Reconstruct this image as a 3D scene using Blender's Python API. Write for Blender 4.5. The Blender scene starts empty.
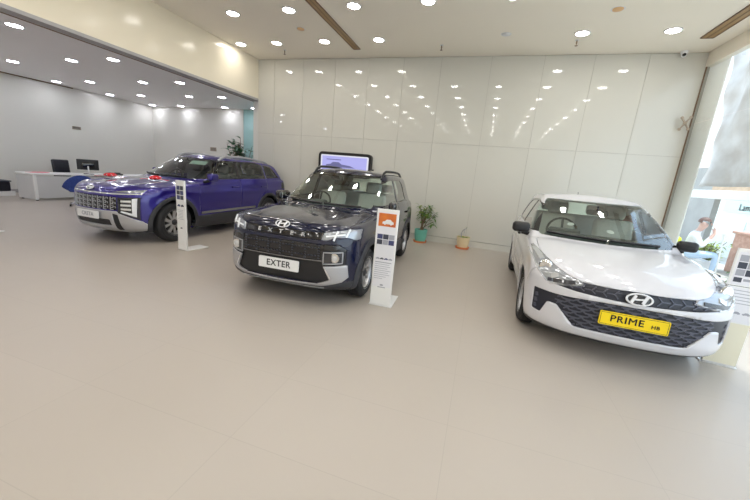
import bpy, bmesh, math, random
import numpy as np
from mathutils import Vector, Matrix
from mathutils.bvhtree import BVHTree
R = math.radians
PI = math.pi
random.seed(7)
scene = bpy.context.scene
col = scene.collection
EYE = 1.5

# ------------------------------------------------------------------ materials
def mat(name, color, rough=.5, metal=0., spec=.5, coat=0., coat_rough=.03, emit=None, estr=0., alpha=1.):
    m = bpy.data.materials.new(name)
    m.use_nodes = True
    b = m.node_tree.nodes['Principled BSDF']
    b.inputs['Base Color'].default_value = (*color, 1)
    b.inputs['Roughness'].default_value = rough
    b.inputs['Metallic'].default_value = metal
    b.inputs['Specular IOR Level'].default_value = spec
    b.inputs['Coat Weight'].default_value = coat
    b.inputs['Coat Roughness'].default_value = coat_rough
    if emit:
        b.inputs['Emission Color'].default_value = (*emit, 1)
        b.inputs['Emission Strength'].default_value = estr
    return m

def noise_mat(name, c1, c2, scale=5., rough=.5, spec=.5, bump=0., detail=4., coat=0., metal=0.):
    m = mat(name, c1, rough, metal, spec, coat)
    nt = m.node_tree
    b = nt.nodes['Principled BSDF']
    tc = nt.nodes.new('ShaderNodeTexCoord')
    n = nt.nodes.new('ShaderNodeTexNoise')
    n.inputs['Scale'].default_value = scale
    n.inputs['Detail'].default_value = detail
    r = nt.nodes.new('ShaderNodeValToRGB')
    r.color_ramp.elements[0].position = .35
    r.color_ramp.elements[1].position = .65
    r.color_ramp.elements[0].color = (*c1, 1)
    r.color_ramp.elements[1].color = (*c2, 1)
    nt.links.new(tc.outputs['Object'], n.inputs['Vector'])
    nt.links.new(n.outputs['Fac'], r.inputs['Fac'])
    nt.links.new(r.outputs['Color'], b.inputs['Base Color'])
    if bump:
        bp = nt.nodes.new('ShaderNodeBump')
        bp.inputs['Strength'].default_value = bump
        bp.inputs['Distance'].default_value = .02
        nt.links.new(n.outputs['Fac'], bp.inputs['Height'])
        nt.links.new(bp.outputs['Normal'], b.inputs['Normal'])
    return m

def glass_mat(name, tint, refl=1.):
    m = bpy.data.materials.new(name)
    m.use_nodes = True
    nt = m.node_tree
    nt.nodes.clear()
    o = nt.nodes.new('ShaderNodeOutputMaterial')
    mix = nt.nodes.new('ShaderNodeMixShader')
    t = nt.nodes.new('ShaderNodeBsdfTransparent')
    g = nt.nodes.new('ShaderNodeBsdfGlossy')
    f = nt.nodes.new('ShaderNodeFresnel')
    mul = nt.nodes.new('ShaderNodeMath')
    mul.operation = 'MULTIPLY'
    mul.inputs[1].default_value = refl
    t.inputs['Color'].default_value = (*tint, 1)
    g.inputs['Color'].default_value = (1, 1, 1, 1)
    g.inputs['Roughness'].default_value = .01
    f.inputs['IOR'].default_value = 1.5
    nt.links.new(f.outputs[0], mul.inputs[0])
    nt.links.new(mul.outputs[0], mix.inputs['Fac'])
    nt.links.new(t.outputs[0], mix.inputs[1])
    nt.links.new(g.outputs[0], mix.inputs[2])
    nt.links.new(mix.outputs[0], o.inputs['Surface'])
    return m

M = {}
def setup_materials():
    M['ceiling'] = noise_mat('ceiling paint', (.95, .885, .765), (.96, .895, .775), .6, .6, .35)
    M['panel'] = noise_mat('back painted glass panel', (.655, .64, .58), (.66, .645, .585), .4, .04, .36)
    M['joint'] = mat('panel joint', (.50, .48, .43), .6)
    M['beam'] = noise_mat('cream gloss beam cladding', (.84, .76, .60), (.86, .78, .62), .5, .18, .35)
    M['soffit'] = mat('grey soffit', (.40, .385, .38), .5)
    M['brown'] = mat('brown slot trim', (.20, .12, .06), .5)
    M['bronze'] = noise_mat('bronze air slot', (.36, .22, .09), (.42, .27, .12), 3, .4)
    M['annex_wall'] = noise_mat('annex wall paint', (.76, .75, .70), (.77, .76, .71), .5, .22, .45)
    M['annex_ceiling'] = noise_mat('annex ceiling paint', (.93, .91, .92), (.94, .92, .93), .5, .5, .4)
    M['teal'] = mat('teal tinted glass', (.42, .66, .66), .12)
    M['white_plastic'] = mat('white plastic', (.8, .8, .8), .35)
    M['lamp'] = mat('lamp diffuser', (1, 1, 1), .5, emit=(1., .97, .92), estr=LAMP)
    M['lamp_cool'] = mat('cool lamp diffuser', (1, 1, 1), .5, emit=(.90, .91, 1.), estr=LAMP_A)
    M['black'] = mat('black plastic', (.012, .012, .014), .45)
    M['black_gloss'] = mat('gloss black trim', (.006, .006, .009), .08, coat=.6)
    M['rubber'] = mat('tyre rubber', (.018, .018, .02), .75)
    M['cladding'] = mat('dark grey cladding', (.035, .036, .042), .55)
    M['lining'] = mat('cabin lining', (.66, .65, .62), .8)
    M['dash'] = mat('dashboard plastic', (.09, .10, .105), .6)
    M['seat'] = noise_mat('grey seat cloth', (.60, .58, .55), (.64, .62, .59), 40, .85)
    M['seat_dark'] = noise_mat('dark seat cloth', (.10, .10, .11), (.13, .13, .14), 40, .8)
    M['silver'] = mat('silver trim', (.46, .46, .48), .34, .55)
    M['badge'] = mat('bright badge', (.82, .82, .84), .3, .2)
    M['lamp_grey'] = mat('clear lamp housing', (.36, .38, .41), .14, .45, coat=1.)
    M['alloy'] = mat('machined alloy', (.62, .62, .64), .28, .8)
    M['alloy_dark'] = mat('dark alloy', (.06, .06, .065), .35, .6)
    M['wheel_silver'] = mat('silver wheel cover', (.58, .58, .60), .35, .5)
    M['brake'] = mat('brake drum', (.03, .03, .03), .6, .3)
    M['chrome'] = mat('chrome', (.85, .85, .86), .08, 1.)
    M['lens'] = mat('clear lamp lens', (.72, .75, .78), .06, .55, coat=1.)
    M['lens_dark'] = mat('lamp bezel', (.035, .037, .045), .12, .2, coat=.8)
    M['lens_white'] = mat('white lamp strip', (.85, .87, .9), .15, coat=.5)
    M['red_lens'] = mat('red lamp lens', (.35, .01, .01), .15, coat=.7)
    M['yellow_plate'] = mat('yellow plate', (.93, .68, .0), .45)
    M['white_plate'] = mat('white plate', (.82, .82, .82), .4)
    M['ink'] = mat('black lettering', (.015, .015, .02), .5)
    M['paint_navy'] = mat('near black navy paint', (.004, .007, .032), .2, .0, .2, coat=1.)
    M['paint_blue'] = mat('violet blue paint', (.018, .008, .20), .30, .40, coat=1.)
    M['paint_white'] = mat('white paint', (.67, .67, .71), .28, 0., coat=1.)
    M['blue_grey'] = mat('dark plastic grille', (.018, .020, .032), .38)
    M['grille_line'] = mat('grille rib', (.095, .10, .135), .3, .2)
    M['chrome_dark'] = mat('dark chrome', (.30, .30, .32), .18, .9)
    M['glass'] = glass_mat('car glass', (.86, .96, .91), 1.6)
    M['glass_dark'] = glass_mat('dark car glass', (.76, .83, .83), 1.2)
    M['pane'] = glass_mat('facade glass', (.93, .97, .97), .8)
    M['stand_white'] = mat('white acrylic', (.82, .82, .81), .3)
    M['sheet_white'] = mat('printed sheet', (.78, .78, .82), .5)
    M['print_grey'] = mat('printed grey', (.36, .37, .42), .5)
    M['print_dark'] = mat('printed dark', (.045, .05, .075), .5)
    M['print_navy'] = mat('printed navy', (.05, .06, .16), .5)
    M['print_orange'] = noise_mat('printed orange sunset', (.75, .22, .03), (.55, .12, .03), 9, .4)
    M['print_cream'] = mat('printed cream', (.80, .76, .60), .45)
    M['desk'] = noise_mat('light grey laminate', (.60, .60, .60), (.63, .63, .63), 2, .4)
    M['desk_white'] = mat('white laminate edge', (.82, .82, .81), .35)
    M['chair_blue'] = noise_mat('royal blue upholstery', (.02, .05, .24), (.03, .065, .30), 30, .7)
    M['chair_black'] = noise_mat('black leatherette', (.012, .012, .02), (.02, .02, .03), 30, .35)
    M['pink'] = mat('pink paper', (.85, .28, .33), .6)
    M['red'] = mat('glossy red ribbon', (.80, .02, .03), .25, coat=.5)
    M['leaf'] = noise_mat('green leaf', (.06, .16, .035), (.16, .30, .05), 9, .45)
    M['leaf_yellow'] = noise_mat('yellow green leaf', (.22, .34, .05), (.40, .48, .08), 9, .45)
    M['leaf_dark'] = noise_mat('dark green leaf', (.015, .085, .03), (.03, .16, .05), 9, .4)
    M['bark'] = noise_mat('brown bark', (.16, .11, .07), (.25, .18, .11), 20, .8)
    M['soil'] = noise_mat('soil', (.05, .035, .02), (.09, .06, .04), 30, .9)
    M['teal_pot'] = mat('teal glazed pot', (.16, .50, .40), .3)
    M['cream_pot'] = mat('cream glazed pot', (.80, .66, .42), .35)
    M['terracotta'] = mat('terracotta', (.75, .24, .09), .6)
    M['steel'] = mat('brushed steel', (.40, .34, .27), .35, .6)
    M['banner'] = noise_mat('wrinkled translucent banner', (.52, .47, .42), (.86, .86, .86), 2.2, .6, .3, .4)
    nt = M['banner'].node_tree
    tr = nt.nodes.new('ShaderNodeBsdfTranslucent')
    tr.inputs['Color'].default_value = (.80, .78, .76, 1)
    mx = nt.nodes.new('ShaderNodeMixShader')
    mx.inputs['Fac'].default_value = .45
    nt.links.new(nt.nodes['Principled BSDF'].outputs[0], mx.inputs[1])
    nt.links.new(tr.outputs[0], mx.inputs[2])
    nt.links.new(mx.outputs[0], nt.nodes['Material Output'].inputs['Surface'])
    M['ext_white'] = mat('white render', (.82, .80, .76), .7)
    M['ext_pier'] = mat('frosted film', (.93, .91, .86), .5)
    nt = M['ext_pier'].node_tree
    tr = nt.nodes.new('ShaderNodeBsdfTranslucent')
    tr.inputs['Color'].default_value = (.95, .92, .86, 1)
    mx = nt.nodes.new('ShaderNodeMixShader')
    mx.inputs['Fac'].default_value = .5
    nt.links.new(nt.nodes['Principled BSDF'].outputs[0], mx.inputs[1])
    nt.links.new(tr.outputs[0], mx.inputs[2])
    nt.links.new(mx.outputs[0], nt.nodes['Material Output'].inputs['Surface'])
    M['ext_grey'] = noise_mat('grey rendered wall', (.33, .32, .30), (.38, .37, .35), 2, .8)
    M['ext_sign'] = noise_mat('pale green shop front', (.76, .80, .74), (.82, .84, .78), 1, .6)
    M['ext_brick'] = noise_mat('red stone', (.48, .26, .20), (.60, .36, .28), 12, .9, bump=.5)
    M['ext_roof'] = noise_mat('tan roof tiles', (.55, .38, .25), (.65, .47, .32), 4, .8)
    M['ext_ground'] = noise_mat('pale paving', (.50, .48, .44), (.58, .56, .52), 1.5, .85)
    M['skin'] = mat('skin', (.70, .44, .36), .55)
    M['shirt'] = noise_mat('white shirt', (.82, .82, .84), (.88, .88, .9), 8, .8)
    M['jeans'] = noise_mat('light blue denim', (.48, .62, .80), (.54, .68, .84), 30, .85)
    M['hair'] = mat('brown hair', (.16, .08, .06), .5)
    M['hivis'] = mat('yellow bag', (.72, .78, .03), .6)
    # screen: lit panel with a soft gradient of its own picture
    M['screen'] = mat('lit screen', (.02, .02, .02), .3, emit=(.50, .50, 1.), estr=.46)
    M['screen_white'] = mat('lit screen border', (.02, .02, .02), .3, emit=(.9, .9, 1.), estr=.46)
    M['screen_dark'] = mat('screen picture', (.02, .02, .02), .3, emit=(.16, .16, .36), estr=.45)
    M['stud'] = mat('grille stud', (.045, .05, .07), .3, .3)
    # floor: large polished tiles
    m = mat('polished vitrified tile', (.5, .45, .4), .30, 0, .45)
    nt = m.node_tree
    b = nt.nodes['Principled BSDF']
    tc = nt.nodes.new('ShaderNodeTexCoord')
    n = nt.nodes.new('ShaderNodeTexNoise')
    n.inputs['Scale'].default_value = .8
    n.inputs['Detail'].default_value = 2
    r = nt.nodes.new('ShaderNodeValToRGB')
    r.color_ramp.elements[0].position = .1
    r.color_ramp.elements[1].position = .9
    r.color_ramp.elements[0].color = (*FLOOR_A, 1)
    r.color_ramp.elements[1].color = (*FLOOR_B, 1)
    br = nt.nodes.new('ShaderNodeTexBrick')
    br.offset = 0
    br.squash = 1
    br.inputs['Scale'].default_value = 1
    br.inputs['Brick Width'].default_value = 1.14
    br.inputs['Row Height'].default_value = .595
    br.inputs['Mortar Size'].default_value = .0022
    br.inputs['Mortar Smooth'].default_value = .1
    br.inputs['Color1'].default_value = (1, 1, 1, 1)
    br.inputs['Color2'].default_value = (.985, .985, .985, 1)
    br.inputs['Mortar'].default_value = (.90, .90, .90, 1)
    mp = nt.nodes.new('ShaderNodeMapping')
    mp.inputs['Location'].default_value = (-1.147, -1.88, 0)
    mx = nt.nodes.new('ShaderNodeMix')
    mx.data_type = 'RGBA'
    mx.blend_type = 'MULTIPLY'
    mx.inputs['Factor'].default_value = 1
    L = nt.links
    L.new(tc.outputs['Object'], n.inputs['Vector'])
    L.new(tc.outputs['Object'], mp.inputs['Vector'])
    L.new(mp.outputs['Vector'], br.inputs['Vector'])
    L.new(n.outputs['Fac'], r.inputs['Fac'])
    L.new(r.outputs['Color'], mx.inputs['A'])
    L.new(br.outputs['Color'], mx.inputs['B'])
    L.new(mx.outputs['Result'], b.inputs['Base Color'])
    n2 = nt.nodes.new('ShaderNodeTexNoise')
    n2.inputs['Scale'].default_value = 1.3
    mr = nt.nodes.new('ShaderNodeMapRange')
    mr.inputs['To Min'].default_value = .30
    mr.inputs['To Max'].default_value = .36
    L.new(tc.outputs['Object'], n2.inputs['Vector'])
    L.new(n2.outputs['Fac'], mr.inputs['Value'])
    L.new(mr.outputs['Result'], b.inputs['Roughness'])
    M['floor'] = m

LAMP, LAMP_A = 30., 27.
FLOOR_A, FLOOR_B = (.45, .40, .35), (.475, .425, .372)

# ------------------------------------------------------------------ helpers
def link(o, parent=None):
    col.objects.link(o)
    if parent is not None:
        o.parent = parent
    return o

def obj(name, bm, m, parent=None, smooth=False, angle=None):
    """turn a bmesh into ONE linked object"""
    me = bpy.data.meshes.new(name)
    bmesh.ops.recalc_face_normals(bm, faces=bm.faces) if not getattr(bm, '_keep', False) and not smooth == 'keep' else None
    bm.to_mesh(me)
    bm.free()
    mats = m if isinstance(m, (list, tuple)) else [m]
    for q in mats:
        me.materials.append(q)
    if smooth:
        me.shade_smooth()
        if angle:
            me.set_sharp_from_angle(angle=R(angle))
    return link(bpy.data.objects.new(name, me), parent)

def thing(name, label, cat, loc=(0, 0, 0), rz=0, group=None):
    o = bpy.data.objects.new(name, None)
    o.empty_display_size = .1
    o.location = loc
    o.rotation_euler = (0, 0, rz)
    col.objects.link(o)
    return tag(o, label, cat, group)

def tag(o, label, cat, group=None, kind=None):
    o['label'] = label
    o['category'] = cat
    if group:
        o['group'] = group
    if kind:
        o['kind'] = kind
    return o

def struct(o):
    o['kind'] = 'structure'
    return o

def dup(root, loc, rz=None, label=None):
    r = root.copy()
    col.objects.link(r)
    r.location = loc
    if rz is not None:
        r.rotation_euler = (0, 0, rz)
    if label:
        r['label'] = label
    for ch in list(root.children):
        c = ch.copy()
        col.objects.link(c)
        c.parent = r
        for g in ch.children:
            d = g.copy()
            col.objects.link(d)
            d.parent = c
    return r

def add_box(bm, c, s, rot=None, bevel=0., seg=2):
    """box centred at c with full size s"""
    r = bmesh.ops.create_cube(bm, size=1)
    vs = r['verts']
    for v in vs:
        v.co = Vector((v.co.x * s[0], v.co.y * s[1], v.co.z * s[2]))
    if bevel:
        es = list({e for v in vs for e in v.link_edges})
        rb = bmesh.ops.bevel(bm, geom=es, offset=bevel, segments=seg, profile=.5, affect='EDGES')
        vs = list({v for f in rb['faces'] for v in f.verts} | {v for v in vs if v.is_valid})
        # faces of the cube that kept their own verts
    if rot is not None:
        for v in vs:
            v.co = rot @ v.co
    for v in vs:
        v.co += Vector(c)
    return vs

def box(name, c, s, m, parent=None, bevel=0., seg=2, rot=None):
    bm = bmesh.new()
    add_box(bm, c, s, rot, bevel, seg)
    return obj(name, bm, m, parent, smooth=bool(bevel), angle=40)

def add_lathe(bm, prof, n=24, axis='z', c=(0, 0, 0), close=False):
    """revolve (r, h) profile"""
    rings = []
    for r, h in prof:
        ring = []
        for i in range(n):
            a = 2 * PI * i / n
            if axis == 'z':
                p = (r * math.cos(a), r * math.sin(a), h)
            elif axis == 'x':
                p = (h, r * math.cos(a), r * math.sin(a))
            else:
                p = (r * math.cos(a), h, r * math.sin(a))
            ring.append(bm.verts.new(Vector(p) + Vector(c)))
        rings.append(ring)
    for a, b in zip(rings[:-1], rings[1:]):
        for i in range(n):
            bm.faces.new((a[i], a[(i + 1) % n], b[(i + 1) % n], b[i]))
    if close:
        for ring in (rings[0], rings[-1]):
            bm.faces.new(ring)
    return rings

def add_tube(bm, pts, r, n=8, cap=True):
    pts = [Vector(p) for p in pts]
    rs = r if isinstance(r, (list, tuple)) else [r] * len(pts)
    rings = []
    up = Vector((0, 0, 1))
    for i, p in enumerate(pts):
        t = (pts[min(i + 1, len(pts) - 1)] - pts[max(i - 1, 0)]).normalized()
        u = up if abs(t.dot(up)) < .95 else Vector((1, 0, 0))
        a = t.cross(u).normalized()
        b = t.cross(a).normalized()
        rings.append([bm.verts.new(p + rs[i] * (math.cos(2 * PI * k / n) * a + math.sin(2 * PI * k / n) * b)) for k in range(n)])
    for A, B in zip(rings[:-1], rings[1:]):
        for k in range(n):
            bm.faces.new((A[k], A[(k + 1) % n], B[(k + 1) % n], B[k]))
    if cap:
        bm.faces.new(rings[0][::-1])
        bm.faces.new(rings[-1])

def add_prism(bm, pts, d, plane='xz', off=0.):
    """extrude a 2-D polygon by d along the plane's normal, centred at off"""
    def P(u, v, w):
        return {'xz': (u, w, v), 'yz': (w, u, v), 'xy': (u, v, w)}[plane]
    a = [bm.verts.new(P(u, v, off - d / 2)) for u, v in pts]
    b = [bm.verts.new(P(u, v, off + d / 2)) for u, v in pts]
    bm.faces.new(a)
    bm.faces.new(b[::-1])
    n = len(pts)
    for i in range(n):
        bm.faces.new((a[i], b[i], b[(i + 1) % n], a[(i + 1) % n]))

def rpoly(pts, r=.02, n=4):
    """round the corners of a polygon; r number or list"""
    out = []
    N = len(pts)
    for i in range(N):
        p0, p1, p2 = (Vector(pts[i - 1]), Vector(pts[i]), Vector(pts[(i + 1) % N]))
        rr = r[i] if isinstance(r, (list, tuple)) else r
        d0, d1 = (p0 - p1), (p2 - p1)
        k = min(rr, d0.length * .45, d1.length * .45)
        if k < 1e-4:
            out.append(tuple(p1))
            continue
        a, b = p1 + d0.normalized() * k, p1 + d1.normalized() * k
        for j in range(n + 1):
            t = j / n
            q = a * (1 - t) ** 2 + p1 * 2 * t * (1 - t) + b * t * t
            out.append((q.x, q.y))
    return out

def offset_poly(pts, d):
    """move the outline of a simple polygon inwards by d"""
    n = len(pts)
    ar = sum(pts[i][0] * pts[(i + 1) % n][1] - pts[(i + 1) % n][0] * pts[i][1] for i in range(n))
    s = 1 if ar > 0 else -1
    out = []
    for i in range(n):
        p0, p1, p2 = Vector(pts[i - 1]), Vector(pts[i]), Vector(pts[(i + 1) % n])
        e0, e1 = (p1 - p0).normalized(), (p2 - p1).normalized()
        n0, n1 = Vector((-e0.y, e0.x)) * s, Vector((-e1.y, e1.x)) * s
        m = (n0 + n1)
        if m.length < 1e-6:
            m = n0.copy()
        m.normalize()
        k = d / max(.35, m.dot(n0))
        q = p1 + m * k
        out.append((q.x, q.y))
    return out

def in_poly(x, y, pts):
    c = False
    j = len(pts) - 1
    for i in range(len(pts)):
        xi, yi = pts[i]
        xj, yj = pts[j]
        if (yi > y) != (yj > y) and x < (xj - xi) * (y - yi) / (yj - yi) + xi:
            c = not c
        j = i
    return c

def text_mesh(name, s, size, m, parent, loc, rot, bold=.0, extrude=.002, shear=0., align='CENTER', stretch=1., space=1.08):
    c = bpy.data.curves.new(name, 'FONT')
    c.body = s
    c.size = size
    c.align_x = align
    c.align_y = 'CENTER'
    c.extrude = extrude
    c.shear = shear
    c.space_character = space
    c.resolution_u = 3
    t = bpy.data.objects.new(name, c)
    col.objects.link(t)
    dg = bpy.context.evaluated_depsgraph_get()
    me = bpy.data.meshes.new_from_object(t.evaluated_get(dg))
    bpy.data.objects.remove(t)
    if bold:                                  # heavier strokes: the same letters overlaid a hair apart
        bm = bmesh.new()
        bm.from_mesh(me)
        base = list(bm.faces)
        for dx, dy in ((bold, 0), (-bold, 0), (0, bold), (0, -bold)):
            g = bmesh.ops.duplicate(bm, geom=base)['geom']
            bmesh.ops.translate(bm, verts=[q for q in g if isinstance(q, bmesh.types.BMVert)], vec=(dx, dy, 0))
        bm.to_mesh(me)
        bm.free()
    me.name = name
    me.materials.clear()
    me.materials.append(m)
    o = bpy.data.objects.new(name, me)
    link(o, parent)
    o.location = loc
    o.rotation_euler = rot
    o.scale = (stretch, 1, 1)
    return o
# ------------------------------------------------------------------ car body engine
# A car body is an implicit solid built from its profiles (front, side, bonnet,
# roof, glass planes), meshed once, then cut into its real panels.
def smax(a, b, k):
    h = np.clip(.5 + .5 * (a - b) / k, 0, 1)
    return a * h + b * (1 - h) + k * h * (1 - h)

def smin(a, b, k):
    return -smax(-a, -b, k)

def curve(pts):
    """monotone cubic through points -> fast lookup"""
    x = np.array([p[0] for p in pts], float)
    y = np.array([p[1] for p in pts], float)
    h = np.diff(x)
    d = np.diff(y) / h
    m = np.zeros(len(x))
    m[0], m[-1] = d[0], d[-1]
    for i in range(1, len(x) - 1):
        if d[i - 1] * d[i] > 0:
            w1, w2 = 2 * h[i] + h[i - 1], h[i] + 2 * h[i - 1]
            m[i] = (w1 + w2) / (w1 / d[i - 1] + w2 / d[i])
    X = np.linspace(x[0], x[-1], 500)
    k = np.clip(np.searchsorted(x, X, 'right') - 1, 0, len(h) - 1)
    t = (X - x[k]) / h[k]
    Y = ((1 + 2 * t) * (1 - t) ** 2 * y[k] + t * (1 - t) ** 2 * h[k] * m[k]
         + t * t * (3 - 2 * t) * y[k + 1] + t * t * (t - 1) * h[k] * m[k + 1])
    return lambda v: np.interp(v, X, Y)

def make_field(s):
    yf, ws, zt, yr = curve(s['yf']), curve(s['ws']), curve(s['zt']), curve(s['yr'])
    tp = curve(s['taper'])
    wy, ry, wg, gt, zr = curve(s['wind']), curve(s['rearg']), curve(s['wg']), curve(s['gtaper']), curve(s['roof'])
    W = s['W']
    def F(x, y, z):
        a = np.abs(x)
        front = (yf(z) + s['sweep'][0] * (a / W) ** s['sweep'][1] + s['sweep'][2] * (a / W) ** 2) - y
        rear = y - (yr(z) - s['rsweep'] * (a / W) ** 3)
        sw = ws(z) * tp(y)
        for (yc, zc, r, amp, wd) in s['flares']:
            d = np.sqrt((y - yc) ** 2 + (z - zc) ** 2) - r
            sw = sw + amp * np.clip(1 - np.abs(d) / wd, 0, 1) ** .8
        for (zc, y0, y1, amp, wd) in s.get('creases', []):
            sw = sw + amp * np.exp(-((z - zc - s.get('cslope', 0) * (y - y0)) / wd) ** 2) * np.clip((y - y0) / .3, 0, 1) * np.clip((y1 - y) / .3, 0, 1)
        side = a - sw
        th = zt(y) - s['crown'] * (a / W) ** 2
        for (xc, amp, wd, y0, y1) in s.get('ridges', []):
            xx = xc + s.get('rslope', .06) * (y - y0)
            th = th + amp * np.exp(-((a - xx) / wd) ** 2) * np.clip((y - y0) / .25, 0, 1) * np.clip((y1 - y) / .2, 0, 1)
        top = z - th
        bot = s['zb'] - z
        body = smax(smax(front * .95, rear, .02), side, s['kc'])
        body = smax(body, top, s['kt'])
        body = smax(body, bot, .04)
        if s.get('nose'):                                     # undercut chin
            pass
        wsl = s['wslope']
        g1 = (wy(z) + s['wsweep'] * (a / .65) ** 2 - y) * wsl
        g2 = (y - (ry(z) - .10 * (a / .65) ** 2)) * .9
        g3 = (a - wg(z) * gt(y)) * .96
        g4 = z - (zr(y) - s['rcrown'] * (a / .62) ** 2)
        g = smax(smax(g1, g2, .03), g3, s['kp'])
        g = smax(g, g4, s['kr'])
        g = smax(g, .7 - z, .02)
        return smin(body, g, s.get('ku', .025))
    return F

def isosurface(F, lo, hi, h):
    lo, hi = np.array(lo, float), np.array(hi, float)
    n = np.ceil((hi - lo) / h).astype(int) + 1
    ax = [lo[i] + h * np.arange(n[i]) for i in range(3)]
    X, Y, Z = np.meshgrid(*ax, indexing='ij')
    V = F(X, Y, Z)
    s = V < 0
    corners = [(i, j, k) for i in (0, 1) for j in (0, 1) for k in (0, 1)]
    def sl(A, c):
        return A[c[0]:A.shape[0] - 1 + c[0], c[1]:A.shape[1] - 1 + c[1], c[2]:A.shape[2] - 1 + c[2]]
    cnt = sum(sl(s, c).astype(int) for c in corners)
    mask = (cnt > 0) & (cnt < 8)
    idx = np.argwhere(mask)
    cid = -np.ones(mask.shape, int)
    cid[mask] = np.arange(len(idx))
    acc = np.zeros((len(idx), 3))
    num = np.zeros(len(idx))
    for c in corners:
        for axn in range(3):
            if c[axn] == 0:
                d = list(c)
                d[axn] = 1
                ia, ib = idx + np.array(c), idx + np.array(d)
                va, vb = V[tuple(ia.T)], V[tuple(ib.T)]
                cr = (va < 0) != (vb < 0)
                t = np.where(cr, va / np.where(cr, va - vb, 1), 0)
                p = lo + h * (ia + t[:, None] * (ib - ia))
                acc += np.where(cr[:, None], p, 0)
                num += cr
    P = acc / num[:, None]
    quads = []
    for axn in range(3):
        u, v = (axn + 1) % 3, (axn + 2) % 3
        sh = [slice(None)] * 3
        a = [slice(None)] * 3
        b = [slice(None)] * 3
        a[axn] = slice(0, -1)
        b[axn] = slice(1, None)
        sa, sb = s[tuple(a)], s[tuple(b)]
        e = np.argwhere(sa != sb)
        e = e[(e[:, u] > 0) & (e[:, v] > 0) & (e[:, u] < n[u] - 1) & (e[:, v] < n[v] - 1)]
        fl = sa[tuple(e.T)]
        eu = np.zeros(3, int)
        ev = np.zeros(3, int)
        eu[u] = 1
        ev[v] = 1
        q = np.stack([cid[tuple((e - eu - ev).T)], cid[tuple((e - ev).T)], cid[tuple(e.T)], cid[tuple((e - eu).T)]], 1)
        q[~fl] = q[~fl][:, ::-1]
        quads.append(q)
    Q = np.concatenate(quads)
    eps = 2e-3
    for _ in range(5):
        f = F(P[:, 0], P[:, 1], P[:, 2])
        g = np.stack([(F(*(P + eps * np.eye(3)[i]).T) - F(*(P - eps * np.eye(3)[i]).T)) / (2 * eps) for i in range(3)], 1)
        st = -(f / np.maximum((g ** 2).sum(1), .05))[:, None] * g
        L = np.linalg.norm(st, axis=1)
        st *= np.minimum(1, .6 * h / np.maximum(L, 1e-9))[:, None]
        P = P + st
    return P, Q

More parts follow.
